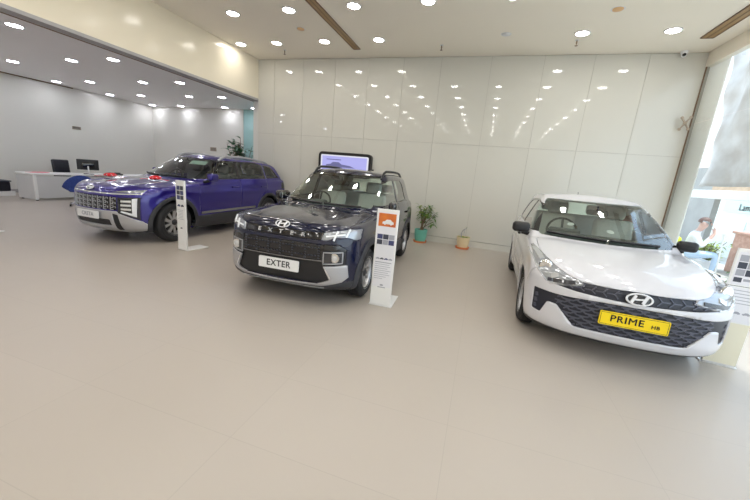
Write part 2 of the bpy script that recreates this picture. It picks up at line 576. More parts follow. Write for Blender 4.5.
class Car:
    def __init__(s, root, spec, paint, cell=.026):
        s.root, s.spec = root, spec
        F = make_field(spec)
        P, Q = isosurface(F, (-1.02, spec['yf0'] - .08, .05), (1.02, spec['len'] + .08, 1.72), cell)
        bm = bmesh.new()
        vs = [bm.verts.new(p) for p in P.tolist()]
        for q in Q.tolist():
            if len(set(q)) == 4:
                try:
                    bm.faces.new([vs[i] for i in q])
                except ValueError:
                    pass
        bmesh.ops.recalc_face_normals(bm, faces=bm.faces)
        bm.normal_update()
        s.bm = bm
        s.bvh = BVHTree.FromBMesh(bm)
        s.paint = paint

    # --- projecting onto the skin
    def hit(s, u, v, view, sgn=1):
        if view == 'f':
            o, d = Vector((u, -3, v)), Vector((0, 1, 0))
        elif view == 's':
            o, d = Vector((2 * sgn, u, v)), Vector((-sgn, 0, 0))
        elif view == 'r':
            o, d = Vector((u, 6, v)), Vector((0, -1, 0))
        else:
            o, d = Vector((u, v, 3)), Vector((0, 0, -1))
        p, n, _, _ = s.bvh.ray_cast(o, d)
        if p is None:
            p, n, _, _ = s.bvh.find_nearest(o + d * (2.4 if view == 'f' else 1.2))
        return p, n

    def cut(s, poly, view, sgn=1, lim=None, nmin=None):
        """cut the outline into the skin and take the faces inside out of it"""
        bm = s.bm
        def uv(c):
            return (c.x, c.z) if view in 'fr' else ((c.y, c.z) if view == 's' else (c.x, c.y))
        nm = nmin if nmin is not None else {'f': .08, 'r': .08, 's': .12, 't': .15}[view]
        us, vs_ = [p[0] for p in poly], [p[1] for p in poly]
        m = .05
        u0, u1, v0, v1 = min(us) - m, max(us) + m, min(vs_) - m, max(vs_) + m
        cand = set()
        for f in bm.faces:
            n = f.normal
            if view == 'f' and -n.y < nm or view == 'r' and n.y < nm or view == 't' and n.z < nm:
                continue
            c = f.calc_center_median()
            if view == 's' and (c.x * sgn < .3 or n.x * sgn < nm):
                continue
            u, v = uv(c)
            if u0 < u < u1 and v0 < v < v1 and (lim is None or lim(c)):
                cand.add(f)
        N = len(poly)
        for i in range(N):
            p, q = poly[i], poly[(i + 1) % N]
            du, dv = q[0] - p[0], q[1] - p[1]
            L = math.hypot(du, dv)
            if L < 1e-5:
                continue
            a0, a1, b0, b1 = min(p[0], q[0]) - .002, max(p[0], q[0]) + .002, min(p[1], q[1]) - .002, max(p[1], q[1]) + .002
            sub = []
            for f in cand:
                if not f.is_valid:
                    continue
                uvs = [uv(v.co) for v in f.verts]
                if max(t[0] for t in uvs) < a0 or min(t[0] for t in uvs) > a1 or max(t[1] for t in uvs) < b0 or min(t[1] for t in uvs) > b1:
                    continue
                ds = [(t[0] - p[0]) * dv - (t[1] - p[1]) * du for t in uvs]
                if max(ds) > 1e-6 * L and min(ds) < -1e-6 * L:
                    sub.append(f)
            if not sub:
                continue
            if view in 'fr':
                co, no = Vector((p[0], 0, p[1])), Vector((dv, 0, -du))
            elif view == 's':
                co, no = Vector((0, p[0], p[1])), Vector((0, dv, -du))
            else:
                co, no = Vector((p[0], p[1], 0)), Vector((dv, -du, 0))
            geom = sub + list({e for f in sub for e in f.edges}) + list({v for f in sub for v in f.verts})
            old = {f: f.normal.copy() for f in sub}
            r = bmesh.ops.bisect_plane(bm, geom=geom, dist=1e-5, plane_co=co, plane_no=no.normalized())
            cand = {f for f in cand if f.is_valid}
            for g in r['geom']:
                if isinstance(g, bmesh.types.BMFace):
                    g.normal_update()
                    cand.add(g)
        ins = [f for f in cand if f.is_valid and in_poly(*uv(f.calc_center_median()), poly)]
        nb = bmesh.new()
        mp = {}
        for f in ins:
            for v in f.verts:
                if v not in mp:
                    mp[v] = nb.verts.new(v.co)
                    mp[v].normal = v.normal
            try:
                nb.faces.new([mp[v] for v in f.verts])
            except ValueError:
                pass
        bmesh.ops.delete(bm, geom=ins, context='FACES')
        nb.normal_update()
        return nb

    def gap(s, poly, view, sgn=1, w=.006, lim=None):
        """shut line: a narrow strip of skin is removed round the panel"""
        s.cut(poly, view, sgn, lim).free()

    def panel(s, name, poly, view, m, sgn=1, thick=.018, lift=0., shift=(0, 0, 0), parent=None, lim=None, gap=0., nmin=None, label=None):
        if gap:
            inner = offset_poly(poly, gap)
            b = s.cut(inner, view, sgn, lim, nmin)
            s.cut(poly, view, sgn, lim, nmin).free()
        else:
            b = s.cut(poly, view, sgn, lim, nmin)
        return s.finish(name, b, m, thick, lift, shift, parent, label)

    def finish(s, name, b, m, thick=.018, lift=0., shift=(0, 0, 0), parent=None, label=None):
        for v in b.verts:
            n = v.normal.copy()
            v.co += n * lift + Vector(shift)
        me = bpy.data.meshes.new(name)
        b.to_mesh(me)
        b.free()
        for q in (m if isinstance(m, (list, tuple)) else [m]):
            me.materials.append(q)
        me.shade_smooth()
        o = link(bpy.data.objects.new(name, me), parent or s.root)
        if thick:
            md = o.modifiers.new('thickness', 'SOLIDIFY')
            md.thickness = thick
            md.offset = -1
            if isinstance(m, (list, tuple)) and len(m) > 1:
                md.material_offset = 1
        if label:
            o['label'] = label
        return o

    def body(s, name='body_shell'):
        bm = s.bm
        for f in bm.faces:
            f.material_index = 0
        me_m = [s.paint, M['lining']]
        return s.finish(name, bm, me_m, .028)

    def strip(s, name, pts, view, w, h, m, sgn=1, parent=None, step=.03, lift=0., closed=False, shift=(0, 0, 0)):
        """a raised bar of width w, height h that follows the skin"""
        bm = bmesh.new()
        s.add_strip(bm, pts, view, w, h, sgn, step, lift, closed, shift)
        return obj(name, bm, m, parent or s.root, smooth=True, angle=35)

    def add_strip(s, bm, pts, view, w, h, sgn=1, step=.03, lift=0., closed=False, shift=(0, 0, 0)):
        P = []
        pts = list(pts) + ([pts[0]] if closed else [])
        for a, b in zip(pts[:-1], pts[1:]):
            L = math.hypot(b[0] - a[0], b[1] - a[1])
            k = max(1, int(L / step))
            for i in range(k):
                P.append((a[0] + (b[0] - a[0]) * i / k, a[1] + (b[1] - a[1]) * i / k))
        P.append(pts[-1])
        H = [s.hit(u, v, view, sgn) for u, v in P]
        rings = []
        for i, (p, n) in enumerate(H):
            t = H[min(i + 1, len(H) - 1)][0] - H[max(i - 1, 0)][0]
            if t.length < 1e-6:
                continue
            t.normalize()
            sd = n.cross(t).normalized()
            q = p + n * lift + Vector(shift)
            rings.append([bm.verts.new(q + sd * (w / 2) - n * .006), bm.verts.new(q + sd * (w / 2) * .9 + n * h),
                          bm.verts.new(q - sd * (w / 2) * .9 + n * h), bm.verts.new(q - sd * (w / 2) - n * .006)])
        for A, B in zip(rings[:-1], rings[1:]):
            for k in range(4):
                bm.faces.new((A[k], A[(k + 1) % 4], B[(k + 1) % 4], B[k]))
        if rings:
            bm.faces.new(rings[0])
            bm.faces.new(rings[-1][::-1])

def mir(poly):
    return [(-u, v) for u, v in poly][::-1]

# ------------------------------------------------------------------ wheels
def wheel_meshes(Rt, w, Rr, style, face_m, back_m):
    """tyre + rim + hub cap, outer face towards +x"""
    bm = bmesh.new()
    h = w / 2
    prof = [(Rr - .012, -h + .012), (Rr + .02, -h), (Rt - .045, -h - .004), (Rt - .012, -h + .018)]
    k = 5
    for i in range(k):
        x0 = -h + .03 + (w - .06) * i / k
        x1 = -h + .03 + (w - .06) * (i + 1) / k
        prof += [(Rt, x0 + .003), (Rt, x1 - .006), (Rt - .008, x1 - .004), (Rt - .008, x1 + .001)]
    prof += [(Rt - .012, h - .018), (Rt - .045, h + .004), (Rr + .02, h), (Rr - .012, h - .012)]
    add_lathe(bm, prof, 48, 'x')
    me_t = bm
    rim = bmesh.new()
    add_lathe(rim, [(Rr - .004, -h + .01), (Rr - .02, -h + .03), (Rr - .035, 0), (Rr - .022, h - .05), (Rr - .012, h - .02), (Rr + .004, h - .004), (Rr + .006, h - .012)], 48, 'x')
    fx = h - .028
    def spoke(a0, pts, th=.022, xo=0.):
        c, s_ = math.cos(a0), math.sin(a0)
        n = len(pts)
        front, back = [], []
        for r, t in pts:
            y, z = r * c - t * s_, r * s_ + t * c
            dish = -.018 * (1 - r / Rr)
            front.append(rim.verts.new((fx + dish + xo, y, z)))
            back.append(rim.verts.new((fx + dish + xo - th, y * .995, z * .995)))
        rim.faces.new(front)
        rim.faces.new(back[::-1])
        for i in range(n):
            rim.faces.new((front[i], back[i], back[(i + 1) % n], front[(i + 1) % n]))
    if style == 'twin':
        for i in range(5):
            for sg in (-1, 1):
                a = 2 * PI * i / 5 + PI / 2
                spoke(a, [(.045, sg * .008), (.045, sg * .034), (Rr - .012, sg * .082), (Rr - .010, sg * .046)][::sg])
    elif style == 'blade':
        for i in range(5):
            a = 2 * PI * i / 5 + PI / 2 + .2
            spoke(a, [(.04, -.034), (.13, -.048), (Rr - .01, -.098), (Rr - .008, -.02), (.10, .012), (.04, .030)])
            spoke(a + .42, [(.05, -.012), (Rr - .012, -.03), (Rr - .012, .022), (.05, .014)], .016, -.006)
    else:
        for i in range(7):
            a = 2 * PI * i / 7 + PI / 2
            spoke(a, [(.05, -.024), (.11, -.034), (Rr - .012, -.064), (Rr - .012, .064), (.11, .034), (.05, .024)])
        add_lathe(rim, [(Rr - .045, fx - .02), (Rr - .045, fx + .002), (Rr - .004, fx + .004), (Rr - .002, fx - .02)], 40, 'x')
    hub = bmesh.new()
    add_lathe(hub, [(.0005, fx + .012), (.026, fx + .010), (.034, fx + .002), (.05, fx - .004), (.062, fx - .03)], 24, 'x')
    disc = bmesh.new()
    add_lathe(disc, [(.0005, fx - .05), (Rr - .06, fx - .05), (Rr - .055, fx - .075), (Rr - .03, fx - .08)], 32, 'x')
    return me_t, rim, hub, disc

def add_wheels(root, spec, style, face_m, back_m):
    Rt, w, Rr = spec['wheel']
    t, rim, hub, disc = wheel_meshes(Rt, w, Rr, style, face_m, back_m)
    x = spec['wx']
    wheel = obj('wheel', t, M['rubber'], root, smooth=True, angle=35)
    wheel.location = (x, 0, Rt)
    r_ = obj('rim', rim, face_m, wheel, smooth=True, angle=30)
    h_ = obj('hub_cap', hub, back_m if style != 'cover' else face_m, wheel, smooth=True, angle=40)
    d_ = obj('brake_drum', disc, M['brake'], wheel, smooth=True, angle=40)
    for sx, y in ((1, spec['wb']), (-1, 0), (-1, spec['wb'])):
        c = wheel.copy()
        col.objects.link(c)
        c.parent = root
        c.location = (sx * x, y, Rt)
        c.rotation_euler = (.35 * (y > 0), 0, PI if sx < 0 else 0)
        for g in (r_, h_, d_):
            q = g.copy()
            col.objects.link(q)
            q.parent = c
    # wheel wells
    for sx in (1, -1):
        for y in (0, spec['wb']):
            bm = bmesh.new()
            A = spec['arch']
            n = 20
            ra = []
            for i in range(n + 1):
                a = -.35 + (PI + .7) * i / n
                yy, zz = y + A * math.cos(a), spec['zw'] + A * math.sin(a)
                ra.append((bm.verts.new((sx * .46, yy, zz)), bm.verts.new((sx * (spec['wx'] + .03), yy, zz))))
            for (a, b), (c, d) in zip(ra[:-1], ra[1:]):
                bm.faces.new((a, b, d, c))
            ce = bm.verts.new((sx * .46, y, spec['zw']))
            for (a, b), (c, d) in zip(ra[:-1], ra[1:]):
                bm.faces.new((a, c, ce))
            obj('wheel_well', bm, M['black'], root)

def rounded_block(bm, c, s, rot=None, bev=.05, seg=3):
    return add_box(bm, c, s, rot, bev, seg)

def cabin(root, spec, seat_m):
    """seats, dashboard, wheel and floor seen through the glass (right-hand drive)"""
    zb = spec['zb'] + .10
    W = spec['W'] - .12
    y0, y1 = spec['cab']
    bm = bmesh.new()
    add_box(bm, (0, (y0 + y1) / 2, zb), (2 * W - .1, y1 - y0, .05))
    obj('cabin_floor', bm, M['dash'], root)
    bm = bmesh.new()
    zd = spec['zdash']
    add_box(bm, (0, y0 + .38, zd - .11), (2 * W - .30, .50, .30), Matrix.Rotation(R(-8), 3, 'X'), .07, 3)
    add_box(bm, (-.36, y0 + .46, zd + .05), (.36, .14, .07), None, .03, 3)
    obj('dashboard', bm, M['dash'], root, smooth=True, angle=40)
    for sx in (-1, 1):
        bm = bmesh.new()
        ys = spec['seaty']
        add_box(bm, (sx * .36, ys, zb + .26), (.50, .52, .17), Matrix.Rotation(R(6), 3, 'X'), .06, 3)
        add_box(bm, (sx * .36, ys + .31, zb + .60), (.48, .15, .62), Matrix.Rotation(R(-16), 3, 'X'), .06, 3)
        seat = obj('front_seat', bm, seat_m, root, smooth=True, angle=50)
        bm = bmesh.new()
        add_box(bm, (sx * .36, ys + .42, zb + 1.0), (.27, .10, .19), Matrix.Rotation(R(-12), 3, 'X'), .045, 3)
        obj('headrest', bm, seat_m, seat, smooth=True, angle=50)
    bm = bmesh.new()
    yb = spec['seaty'] + .95
    add_box(bm, (0, yb - .05, zb + .26), (2 * W - .24, .5, .18), None, .06, 3)
    add_box(bm, (0, yb + .27, zb + .58), (2 * W - .26, .16, .60), Matrix.Rotation(R(-18), 3, 'X'), .06, 3)
    bench = obj('rear_bench', bm, seat_m, root, smooth=True, angle=50)
    for sx in (-1, 1):
        bm = bmesh.new()
        add_box(bm, (sx * .34, yb + .39, zb + .97), (.25, .10, .15), None, .04, 3)
        obj('headrest', bm, seat_m, bench, smooth=True, angle=50)
    bm = bmesh.new()
    rr = bmesh.ops.create_circle(bm, segments=28, radius=.18)
    pts = [v.co.copy() for v in rr['verts']]
    bm.clear()
    q = Matrix.Rotation(R(66), 3, 'X')
    c = Vector((-.36, y0 + .60, zd + .03))
    ring = [c + q @ p for p in pts]
    n = len(ring)
    rings = []
    for i in range(n):
        d = (ring[i] - c).normalized()
        ax = q @ Vector((0, 0, 1))
        rings.append([bm.verts.new(ring[i] + .014 * (math.cos(2 * PI * k / 6) * d + math.sin(2 * PI * k / 6) * ax)) for k in range(6)])
    for i in range(n):
        A, B = rings[i], rings[(i + 1) % n]
        for k in range(6):
            bm.faces.new((A[k], A[(k + 1) % 6], B[(k + 1) % 6], B[k]))
    for p in (ring[0], ring[n // 2], ring[3 * n // 4]):
        add_tube(bm, [c, p], .016, 6)
    add_tube(bm, [c, c + q @ Vector((0, 0, -.35))], .03, 8)
    obj('steering_wheel', bm, M['black'], root, smooth=True, angle=50)
    bm = bmesh.new()
    my, mz = spec['irm']
    add_box(bm, (0, my, mz), (.24, .04, .07), None, .015, 2)
    add_tube(bm, [(0, my - .01, mz), (0, my + .03, mz + .08)], .012, 6)
    obj('interior_mirror', bm, M['black'], root, smooth=True, angle=40)

def folded_mirror(root, p, sx, shell_m):
    """door mirror folded back along the window"""
    x, y, z = p
    q = Matrix.Rotation(R(10 * sx), 3, 'Z')
    bm = bmesh.new()
    add_box(bm, (sx * x, y, z), (.115, .25, .145), q, .045, 4)
    sh = obj('door_mirror', bm, shell_m, root, smooth=True, angle=60)
    bm = bmesh.new()
    add_tube(bm, [(sx * (x - .005), y - .09, z - .06), (sx * (x - .05), y - .12, z - .09), (sx * (x - .10), y - .12, z - .09)], [.028, .026, .03], 8)
    obj('mirror_arm', bm, M['black'], sh, smooth=True, angle=50)
    bm = bmesh.new()
    add_box(bm, (sx * (x - .059), y + .005, z), (.006, .19, .10), q, .002, 1)
    obj('mirror_glass', bm, M['chrome'], sh)
    return sh

def door_mirror(root, p, sx, shell_m, label=None, s=1.):
    bm = bmesh.new()
    x, y, z = p
    q = Matrix.Rotation(R(-8 * sx), 3, 'Z')
    add_box(bm, (sx * x, y, z), (.25 * s, .14 * s, .155 * s), q, .05 * s, 4)
    sh = obj('door_mirror', bm, shell_m, root, smooth=True, angle=60)
    bm = bmesh.new()
    add_tube(bm, [(sx * (x - .02), y + .01, z - .07 * s), (sx * (x - .13 * s), y + .02, z - .10 * s), (sx * (x - .23 * s), y + .03, z - .09 * s)], [.03, .026, .034], 8)
    obj('mirror_arm', bm, M['black'], sh, smooth=True, angle=50)
    bm = bmesh.new()
    add_box(bm, (sx * x, y + .071 * s, z), (.19 * s, .008, .11 * s), q, .003, 1)
    obj('mirror_glass', bm, M['chrome'], sh)
    if label:
        sh['label'] = label
    return sh

def emblem(root, c, pitch, w, m=None, dark=True):
    """oval badge with a slanted H inside"""
    m = m or M['badge']
    hh = w * .52
    bm = bmesh.new()
    n = 40
    rings = []
    for i in range(n):
        a = 2 * PI * i / n
        ca, sa = math.cos(a), math.sin(a)
        ring = []
        for k in range(6):
            b = 2 * PI * k / 6
            rr = 1 + (.095 * math.cos(b))
            ring.append(bm.verts.new((w / 2 * ca * rr, -.006 + .006 * math.sin(b), hh / 2 * sa * (1 + .14 * math.cos(b)))))
        rings.append(ring)
    for i in range(n):
        A, B = rings[i], rings[(i + 1) % n]
        for k in range(6):
            bm.faces.new((A[k], A[(k + 1) % 6], B[(k + 1) % 6], B[k]))
    def bar(pts):
        add_prism(bm, [(u * w, v * hh) for u, v in pts], .01, 'xz', -.006)
    bar([(-.36, -.30), (-.24, -.38), (-.10, .30), (-.20, .42)])
    bar([(.20, -.42), (.10, -.30), (.24, .38), (.36, .30)])
    bar([(-.17, -.11), (.15, -.03), (.17, .11), (-.15, .03)])
    e = obj('emblem', bm, m, root, smooth=True, angle=30)
    e.location = c
    e.rotation_euler = (pitch, 0, 0)
    if dark:
        bm = bmesh.new()
        add_prism(bm, [(w / 2 * math.cos(2 * PI * i / 32), hh / 2 * math.sin(2 * PI * i / 32)) for i in range(32)], .004, 'xz', .003)
        obj('emblem_backing', bm, M['black_gloss'], e)
    return e

def plate(root, c, pitch, w, h, m, text, size, small=None, txt_m=None):
    bm = bmesh.new()
    add_prism(bm, rpoly([(-w / 2, -h / 2), (w / 2, -h / 2), (w / 2, h / 2), (-w / 2, h / 2)], .012, 3), .012, 'xz')
    p = obj('number_plate', bm, m, root)
    p.location = c
    p.rotation_euler = (pitch, 0, 0)
    return p
# ------------------------------------------------------------------ the three cars
def common_glass(c, spec, dlo, pill, glass, sgns=(1, -1)):
    """side windows: list of outlines in (y, z); each window its own pane"""
    for sg in sgns:
        for nm, poly in dlo:
            c.panel(nm, rpoly(poly, .03, 3), 's', glass, sg, thick=0, shift=(-sg * .006, 0, 0), lim=lambda q: q.z > .85)
        for nm, poly in pill:
            c.panel(nm, rpoly(poly, .02, 2), 's', M['black_gloss'], sg, thick=.012, lim=lambda q: q.z > .85)

def circle(y, z, r, n=36):
    return [(y + r * math.cos(2 * PI * i / n), z + r * math.sin(2 * PI * i / n)) for i in range(n)]

def cut_arches(c, spec, ring=None, ring_m=None):
    for sg in (1, -1):
        for y in (0, spec['wb']):
            c.cut(circle(y, spec['zw'], spec['arch'] - .004), 's', sg, lim=lambda q: abs(q.x) > .47, nmin=-9).free()
            if ring:
                c.panel('arch_cladding', circle(y, spec['zw'], ring), 's', ring_m, sg, thick=.02, lift=.006)

def handles(c, root, ys, z, m, xo=.0):
    for sg in (1, -1):
        for y in ys:
            p, n = c.hit(y, z, 's', sg)
            bm = bmesh.new()
            add_box(bm, p + n * .022, (.022, .20, .028), None, .009, 2)
            add_box(bm, p + n * .008 + Vector((0, -.08, 0)), (.03, .03, .024), None, .006, 1)
            add_box(bm, p + n * .008 + Vector((0, .08, 0)), (.03, .03, .024), None, .006, 1)
            obj('door_handle', bm, m, root, smooth=True, angle=40)

def wipers(c, root, rows):
    for a, b in rows:
        bm = bmesh.new()
        c.add_strip(bm, [a, b], 'f', .022, .014, lift=.012)
        obj('wiper', bm, M['black'], root, smooth=True, angle=40)

def text_on(c, s, u, v, size, m, parent, bold=.0, name='lettering', off=.006, stretch=1.):
    p, n = c.hit(u, v, 'f')
    pitch = PI / 2 - math.asin(max(-.9, min(.9, n.z)))
    yaw = math.atan2(n.x, -n.y)
    return text_mesh(name, s, size, m, parent, p + n * off, (pitch, 0, yaw), bold, .003, stretch=stretch)

def lamp_box(c, name, cx, cz, w, h, root, sx):
    pass

# ---- compact SUV, dark navy
SP_X = dict(
    W=.845, zb=.20, len=3.07, yf0=-.74, wb=2.45, wx=.735, wheel=(.315, .19, .205), arch=.372, zw=.318,
    yf=[(.10, -.50), (.20, -.60), (.27, -.685), (.36, -.715), (.50, -.72), (.66, -.718), (.80, -.70), (.90, -.66), (.98, -.60), (1.1, -.45)],
    sweep=(.26, 5.0, .05),
    ws=[(.1, .72), (.22, .80), (.32, .828), (.45, .838), (.62, .842), (.80, .838), (.95, .822), (1.05, .80), (1.15, .77), (1.3, .74)],
    taper=[(-.8, .935), (-.45, .975), (-.1, .998), (.2, 1.), (2.2, 1.), (2.8, .985), (3.2, .95)],
    zt=[(-.8, .93), (-.62, .955), (-.45, .975), (-.1, 1.0), (.3, 1.03), (.7, 1.05), (1.5, 1.07), (2.4, 1.10), (3.2, 1.12)],
    crown=.045, kc=.075, kt=.05,
    yr=[(.1, 2.80), (.22, 2.93), (.4, 3.03), (.7, 3.06), (.95, 3.05), (1.12, 3.03), (1.3, 2.98)], rsweep=.08,
    wind=[(.9, .20), (1.02, .38), (1.2, .65), (1.4, .97), (1.5, 1.14), (1.6, 1.32)], wsweep=.17, wslope=.55,
    rearg=[(.9, 3.05), (1.1, 3.03), (1.3, 2.94), (1.55, 2.80), (1.7, 2.7)],
    wg=[(.8, .815), (1.05, .795), (1.2, .745), (1.35, .70), (1.5, .645), (1.65, .59)], gtaper=[(0, .93), (.6, .98), (1.2, 1.), (2.0, 1.), (3.0, .94)],
    roof=[(.8, 1.51), (1.1, 1.55), (1.5, 1.585), (2.0, 1.59), (2.6, 1.565), (3.0, 1.525)], rcrown=.05, kp=.05, kr=.055,
    flares=[(0, .318, .39, .022, .085), (2.45, .318, .39, .022, .085)],
    creases=[(.80, .2, 2.7, .010, .05), (.50, .45, 2.0, -.014, .10)],
    ridges=[(.50, .016, .10, -.6, .35), (.0, .012, .30, -.62, .35)], rslope=.08,
    cab=(.42, 2.9), zdash=1.0, seaty=1.18, irm=(1.02, 1.36))

def build_exter(pose):
    root = thing('compact_suv', 'near-black navy compact SUV with white EXTER plate, in the middle behind the white info stand', 'car', (pose[0], pose[1], 0), pose[2])
    S = SP_X
    c = Car(root, S, M['paint_navy'])
    cut_arches(c, S, .452, M['cladding'])
    # glass
    c.panel('windscreen', rpoly([(-.645, 1.055), (.645, 1.055), (.58, 1.505), (-.58, 1.505)], .05, 4), 'f', M['glass'], thick=0, lim=lambda q: q.z > .98 and q.y > .2 and q.y < 1.6)
    common_glass(c, S, [
        ('front_window', [(.66, 1.10), (1.60, 1.115), (1.60, 1.455), (1.26, 1.44), (1.08, 1.39)]),
        ('rear_window', [(1.69, 1.12), (2.36, 1.13), (2.30, 1.40), (2.18, 1.45), (1.69, 1.455)])],
        [('window_trim', [(.56, 1.085), (2.62, 1.115), (2.56, 1.36), (2.40, 1.45), (2.2, 1.475), (1.3, 1.468), (1.10, 1.42)])], M['glass'])
    c.panel('rear_screen', rpoly([(-.52, 1.15), (.52, 1.15), (.46, 1.46), (-.46, 1.46)], .05), 'r', M['glass'], thick=0)
    # nose
    G = M['black_gloss']
    for sx in (1, -1):
        f = (lambda q: q) if sx > 0 else mir
        # slim upper lamp: H-shaped light guide
        c.panel('upper_lamp', f(rpoly([(.47, .80), (.53, .795), (.62, .835), (.74, .835), (.80, .80), (.85, .83), (.85, .915), (.74, .925), (.60, .90), (.50, .885)], .008)), 'f', M['lamp_grey'], shift=(0, .004, 0), lim=lambda q: q.y < -.2)
        c.panel('headlamp', f(rpoly([(.495, .525), (.715, .540), (.715, .690), (.495, .680)], .02)), 'f', M['lens_dark'], shift=(0, .014, 0), lim=lambda q: q.y < -.2)
        c.panel('skid_corner', f(rpoly([(.515, .512), (.745, .53), (.76, .39), (.70, .33), (.50, .282), (.10, .272), (.0, .272), (.0, .294), (.46, .306), (.585, .355)], .006)), 'f', M['silver'], lift=.006, lim=lambda q: q.y < -.2, label='silver bumper corner')
    c.panel('letter_band', rpoly([(-.50, .795), (.50, .795), (.50, .878), (-.50, .878)], .02), 'f', G, shift=(0, .006, 0), lim=lambda q: q.y < -.4)
    c.panel('upper_grille', rpoly([(-.505, .575), (.505, .575), (.505, .755), (-.505, .755)], .02), 'f', G, shift=(0, .012, 0), lim=lambda q: q.y < -.4)
    for sx in (1, -1):
        f = (lambda q: q) if sx > 0 else mir
        c.panel('lamp_surround', f([(.505, .517), (.735, .525), (.735, .71), (.66, .755), (.505, .755)]), 'f', G, shift=(0, .006, 0), lim=lambda q: q.y < -.15)
    c.panel('lower_grille', [(-.585, .355), (-.46, .306), (.46, .306), (.585, .355), (.515, .512), (.49, .573), (-.49, .573), (-.515, .512)], 'f', M['black'], shift=(0, .018, 0), lim=lambda q: q.y < -.4)
    c.panel('front_valance', [(-.9, .05), (.9, .05), (.9, .345), (.76, .33), (.50, .282), (.0, .270), (-.50, .282), (-.76, .33), (-.9, .345)], 'f', M['cladding'], lim=lambda q: q.y < -.2)
    # parametric grille studs
    bm = bmesh.new()
    for i in range(-12, 13):
        for k in range(6):
            u, v = i * .038, .597 + k * .028
            if abs(i) % 4 == 0 or k % 3 == 1:
                p, n = c.hit(u, v, 'f')
                add_box(bm, p + Vector((0, .008, 0)), (.022, .012, .012))
    obj('grille_pattern', bm, M['stud'], root)
    c.strip('grille_seam', [(-.50, .574), (.50, .574)], 'f', .012, .004, M['chrome_dark'])
    c.strip('lip_line', [(-.52, .255), (.52, .255)], 'f', .014, .006, M['silver'])
    for sx in (1, -1):
        # white light guides and projector lenses
        c.strip('light_guide', [(sx * .52, .842), (sx * .70, .868)], 'f', .018, .008, M['lens_white'])
        c.strip('light_guide', [(sx * .60, .80), (sx * .625, .90)], 'f', .022, .010, M['lens_white'])
        c.strip('light_guide', [(sx * .71, .84), (sx * .73, .92)], 'f', .022, .010, M['lens_white'])
        c.strip('lamp_frame', [(sx * .512, .540), (sx * .700, .553), (sx * .700, .676), (sx * .512, .668)], 'f', .012, .005, M['silver'], closed=True)
        p, n = c.hit(sx * .625, .61, 'f')
        for k, (mm, r) in enumerate(((M['chrome'], .052), (M['lens'], .036))):
            bm = bmesh.new()
            add_lathe(bm, [(r, .02), (r, -.004 - .002 * k), (r * .8, -.006 - .002 * k), (.0005, -.002 - .010 * k)], 24, 'y')
            o = obj('projector' if k == 0 else 'projector_lens', bm, mm, root, smooth=True, angle=40)
            o.location = p + Vector((0, .004, 0))
        c.strip('skid_slash', [(sx * .530, .495), (sx * .592, .375)], 'f', .012, .012, M['chrome'])
    # shut panels
    c.panel('bonnet', rpoly([(-.70, -.64), (.70, -.64), (.735, -.3), (.74, .44), (-.74, .44), (-.735, -.3)], .06), 't', M['paint_navy'], gap=.006, lim=lambda q: q.y < .5 and q.z > .85)
    for sg in (1, -1):
        c.panel('side_cladding', [(.30, .10), (2.2, .10), (2.2, .40), (2.08, .43), (.40, .40), (.30, .36)], 's', M['cladding'], sg, lift=.01)
        d1 = c.panel('front_door', rpoly([(.50, .43), (1.645, .45), (1.645, 1.10), (.56, 1.08), (.48, .85)], .05), 's', M['paint_navy'], sg, gap=.005)
        c.panel('rear_door', rpoly([(1.655, .45), (2.03, .45), (2.12, .60), (2.34, .78), (2.50, .84), (2.50, 1.11), (1.655, 1.10)], .04), 's', M['paint_navy'], sg, gap=.005)
        c.panel('tail_lamp', rpoly([(2.90, .86), (3.2, .86), (3.2, 1.04), (2.86, 1.02)], .02), 's', M['red_lens'], sg)
        c.panel('rear_corner_cladding', [(2.78, .10), (3.2, .10), (3.2, .52), (2.82, .48)], 's', M['cladding'], sg)
        # roof rail
        bm = bmesh.new()
        pts = []
        for i in range(13):
            t = i / 12
            y = 1.22 + 1.42 * t
            p, n = c.hit(sg * .575, y, 't')
            lift = .055 * min(1, math.sin(PI * min(max(t, .0), 1)) * 3)
            pts.append((sg * .575, y, p.z + lift - .01))
        add_tube(bm, pts, .02, 8)
        obj('roof_rail', bm, M['black'], root, smooth=True, angle=60)
    handles(c, root, (1.46, 2.33), .90, M['black_gloss'])
    c.strip('hood_lip', [(-.62, .95), (0, .952), (.62, .95)], 'f', .01, .004, M['black'])
    text = [('E', -.20), ('X', -.07), ('T', .06), ('E', .19), ('R', .32)]
    for ch, u in [('E', -.27), ('X', -.135), ('T', 0), ('E', .135), ('R', .27)]:
        text_on(c, ch, u, .836, .060, M['badge'], root, .0012, 'band_letter', .013, 1.25)
    p, n = c.hit(0, .915, 'f')
    emblem(root, p + n * .012, -math.asin(n.z), .165)
    p, n = c.hit(0, .455, 'f')
    pl = plate(root, (0, p.y - .012, .478), R(-3), .50, .125, M['white_plate'], '', .1)
    text_mesh('plate_lettering', 'EXTER', .098, M['ink'], pl, (0, -.008, 0), (PI / 2, 0, 0), .0014, .001)
    c.body()
    for sg in (1, -1):
        folded_mirror(root, (.895, .80, 1.10), sg, M['black_gloss'])
    wipers(c, root, [((-.62, 1.075), (-.05, 1.065)), ((-.02, 1.07), (.50, 1.06))])
    add_wheels(root, S, 'twin', M['alloy'], M['alloy_dark'])
    cabin(root, S, M['seat'])
    bm = bmesh.new()
    p, n = c.hit(0, 2.55, 't')
    add_prism(bm, [(2.50, p.z - .01), (2.66, p.z - .015), (2.66, p.z + .05)], .03, 'yz')
    obj('shark_fin', bm, M['black'], root, smooth=True, angle=40)
    return root

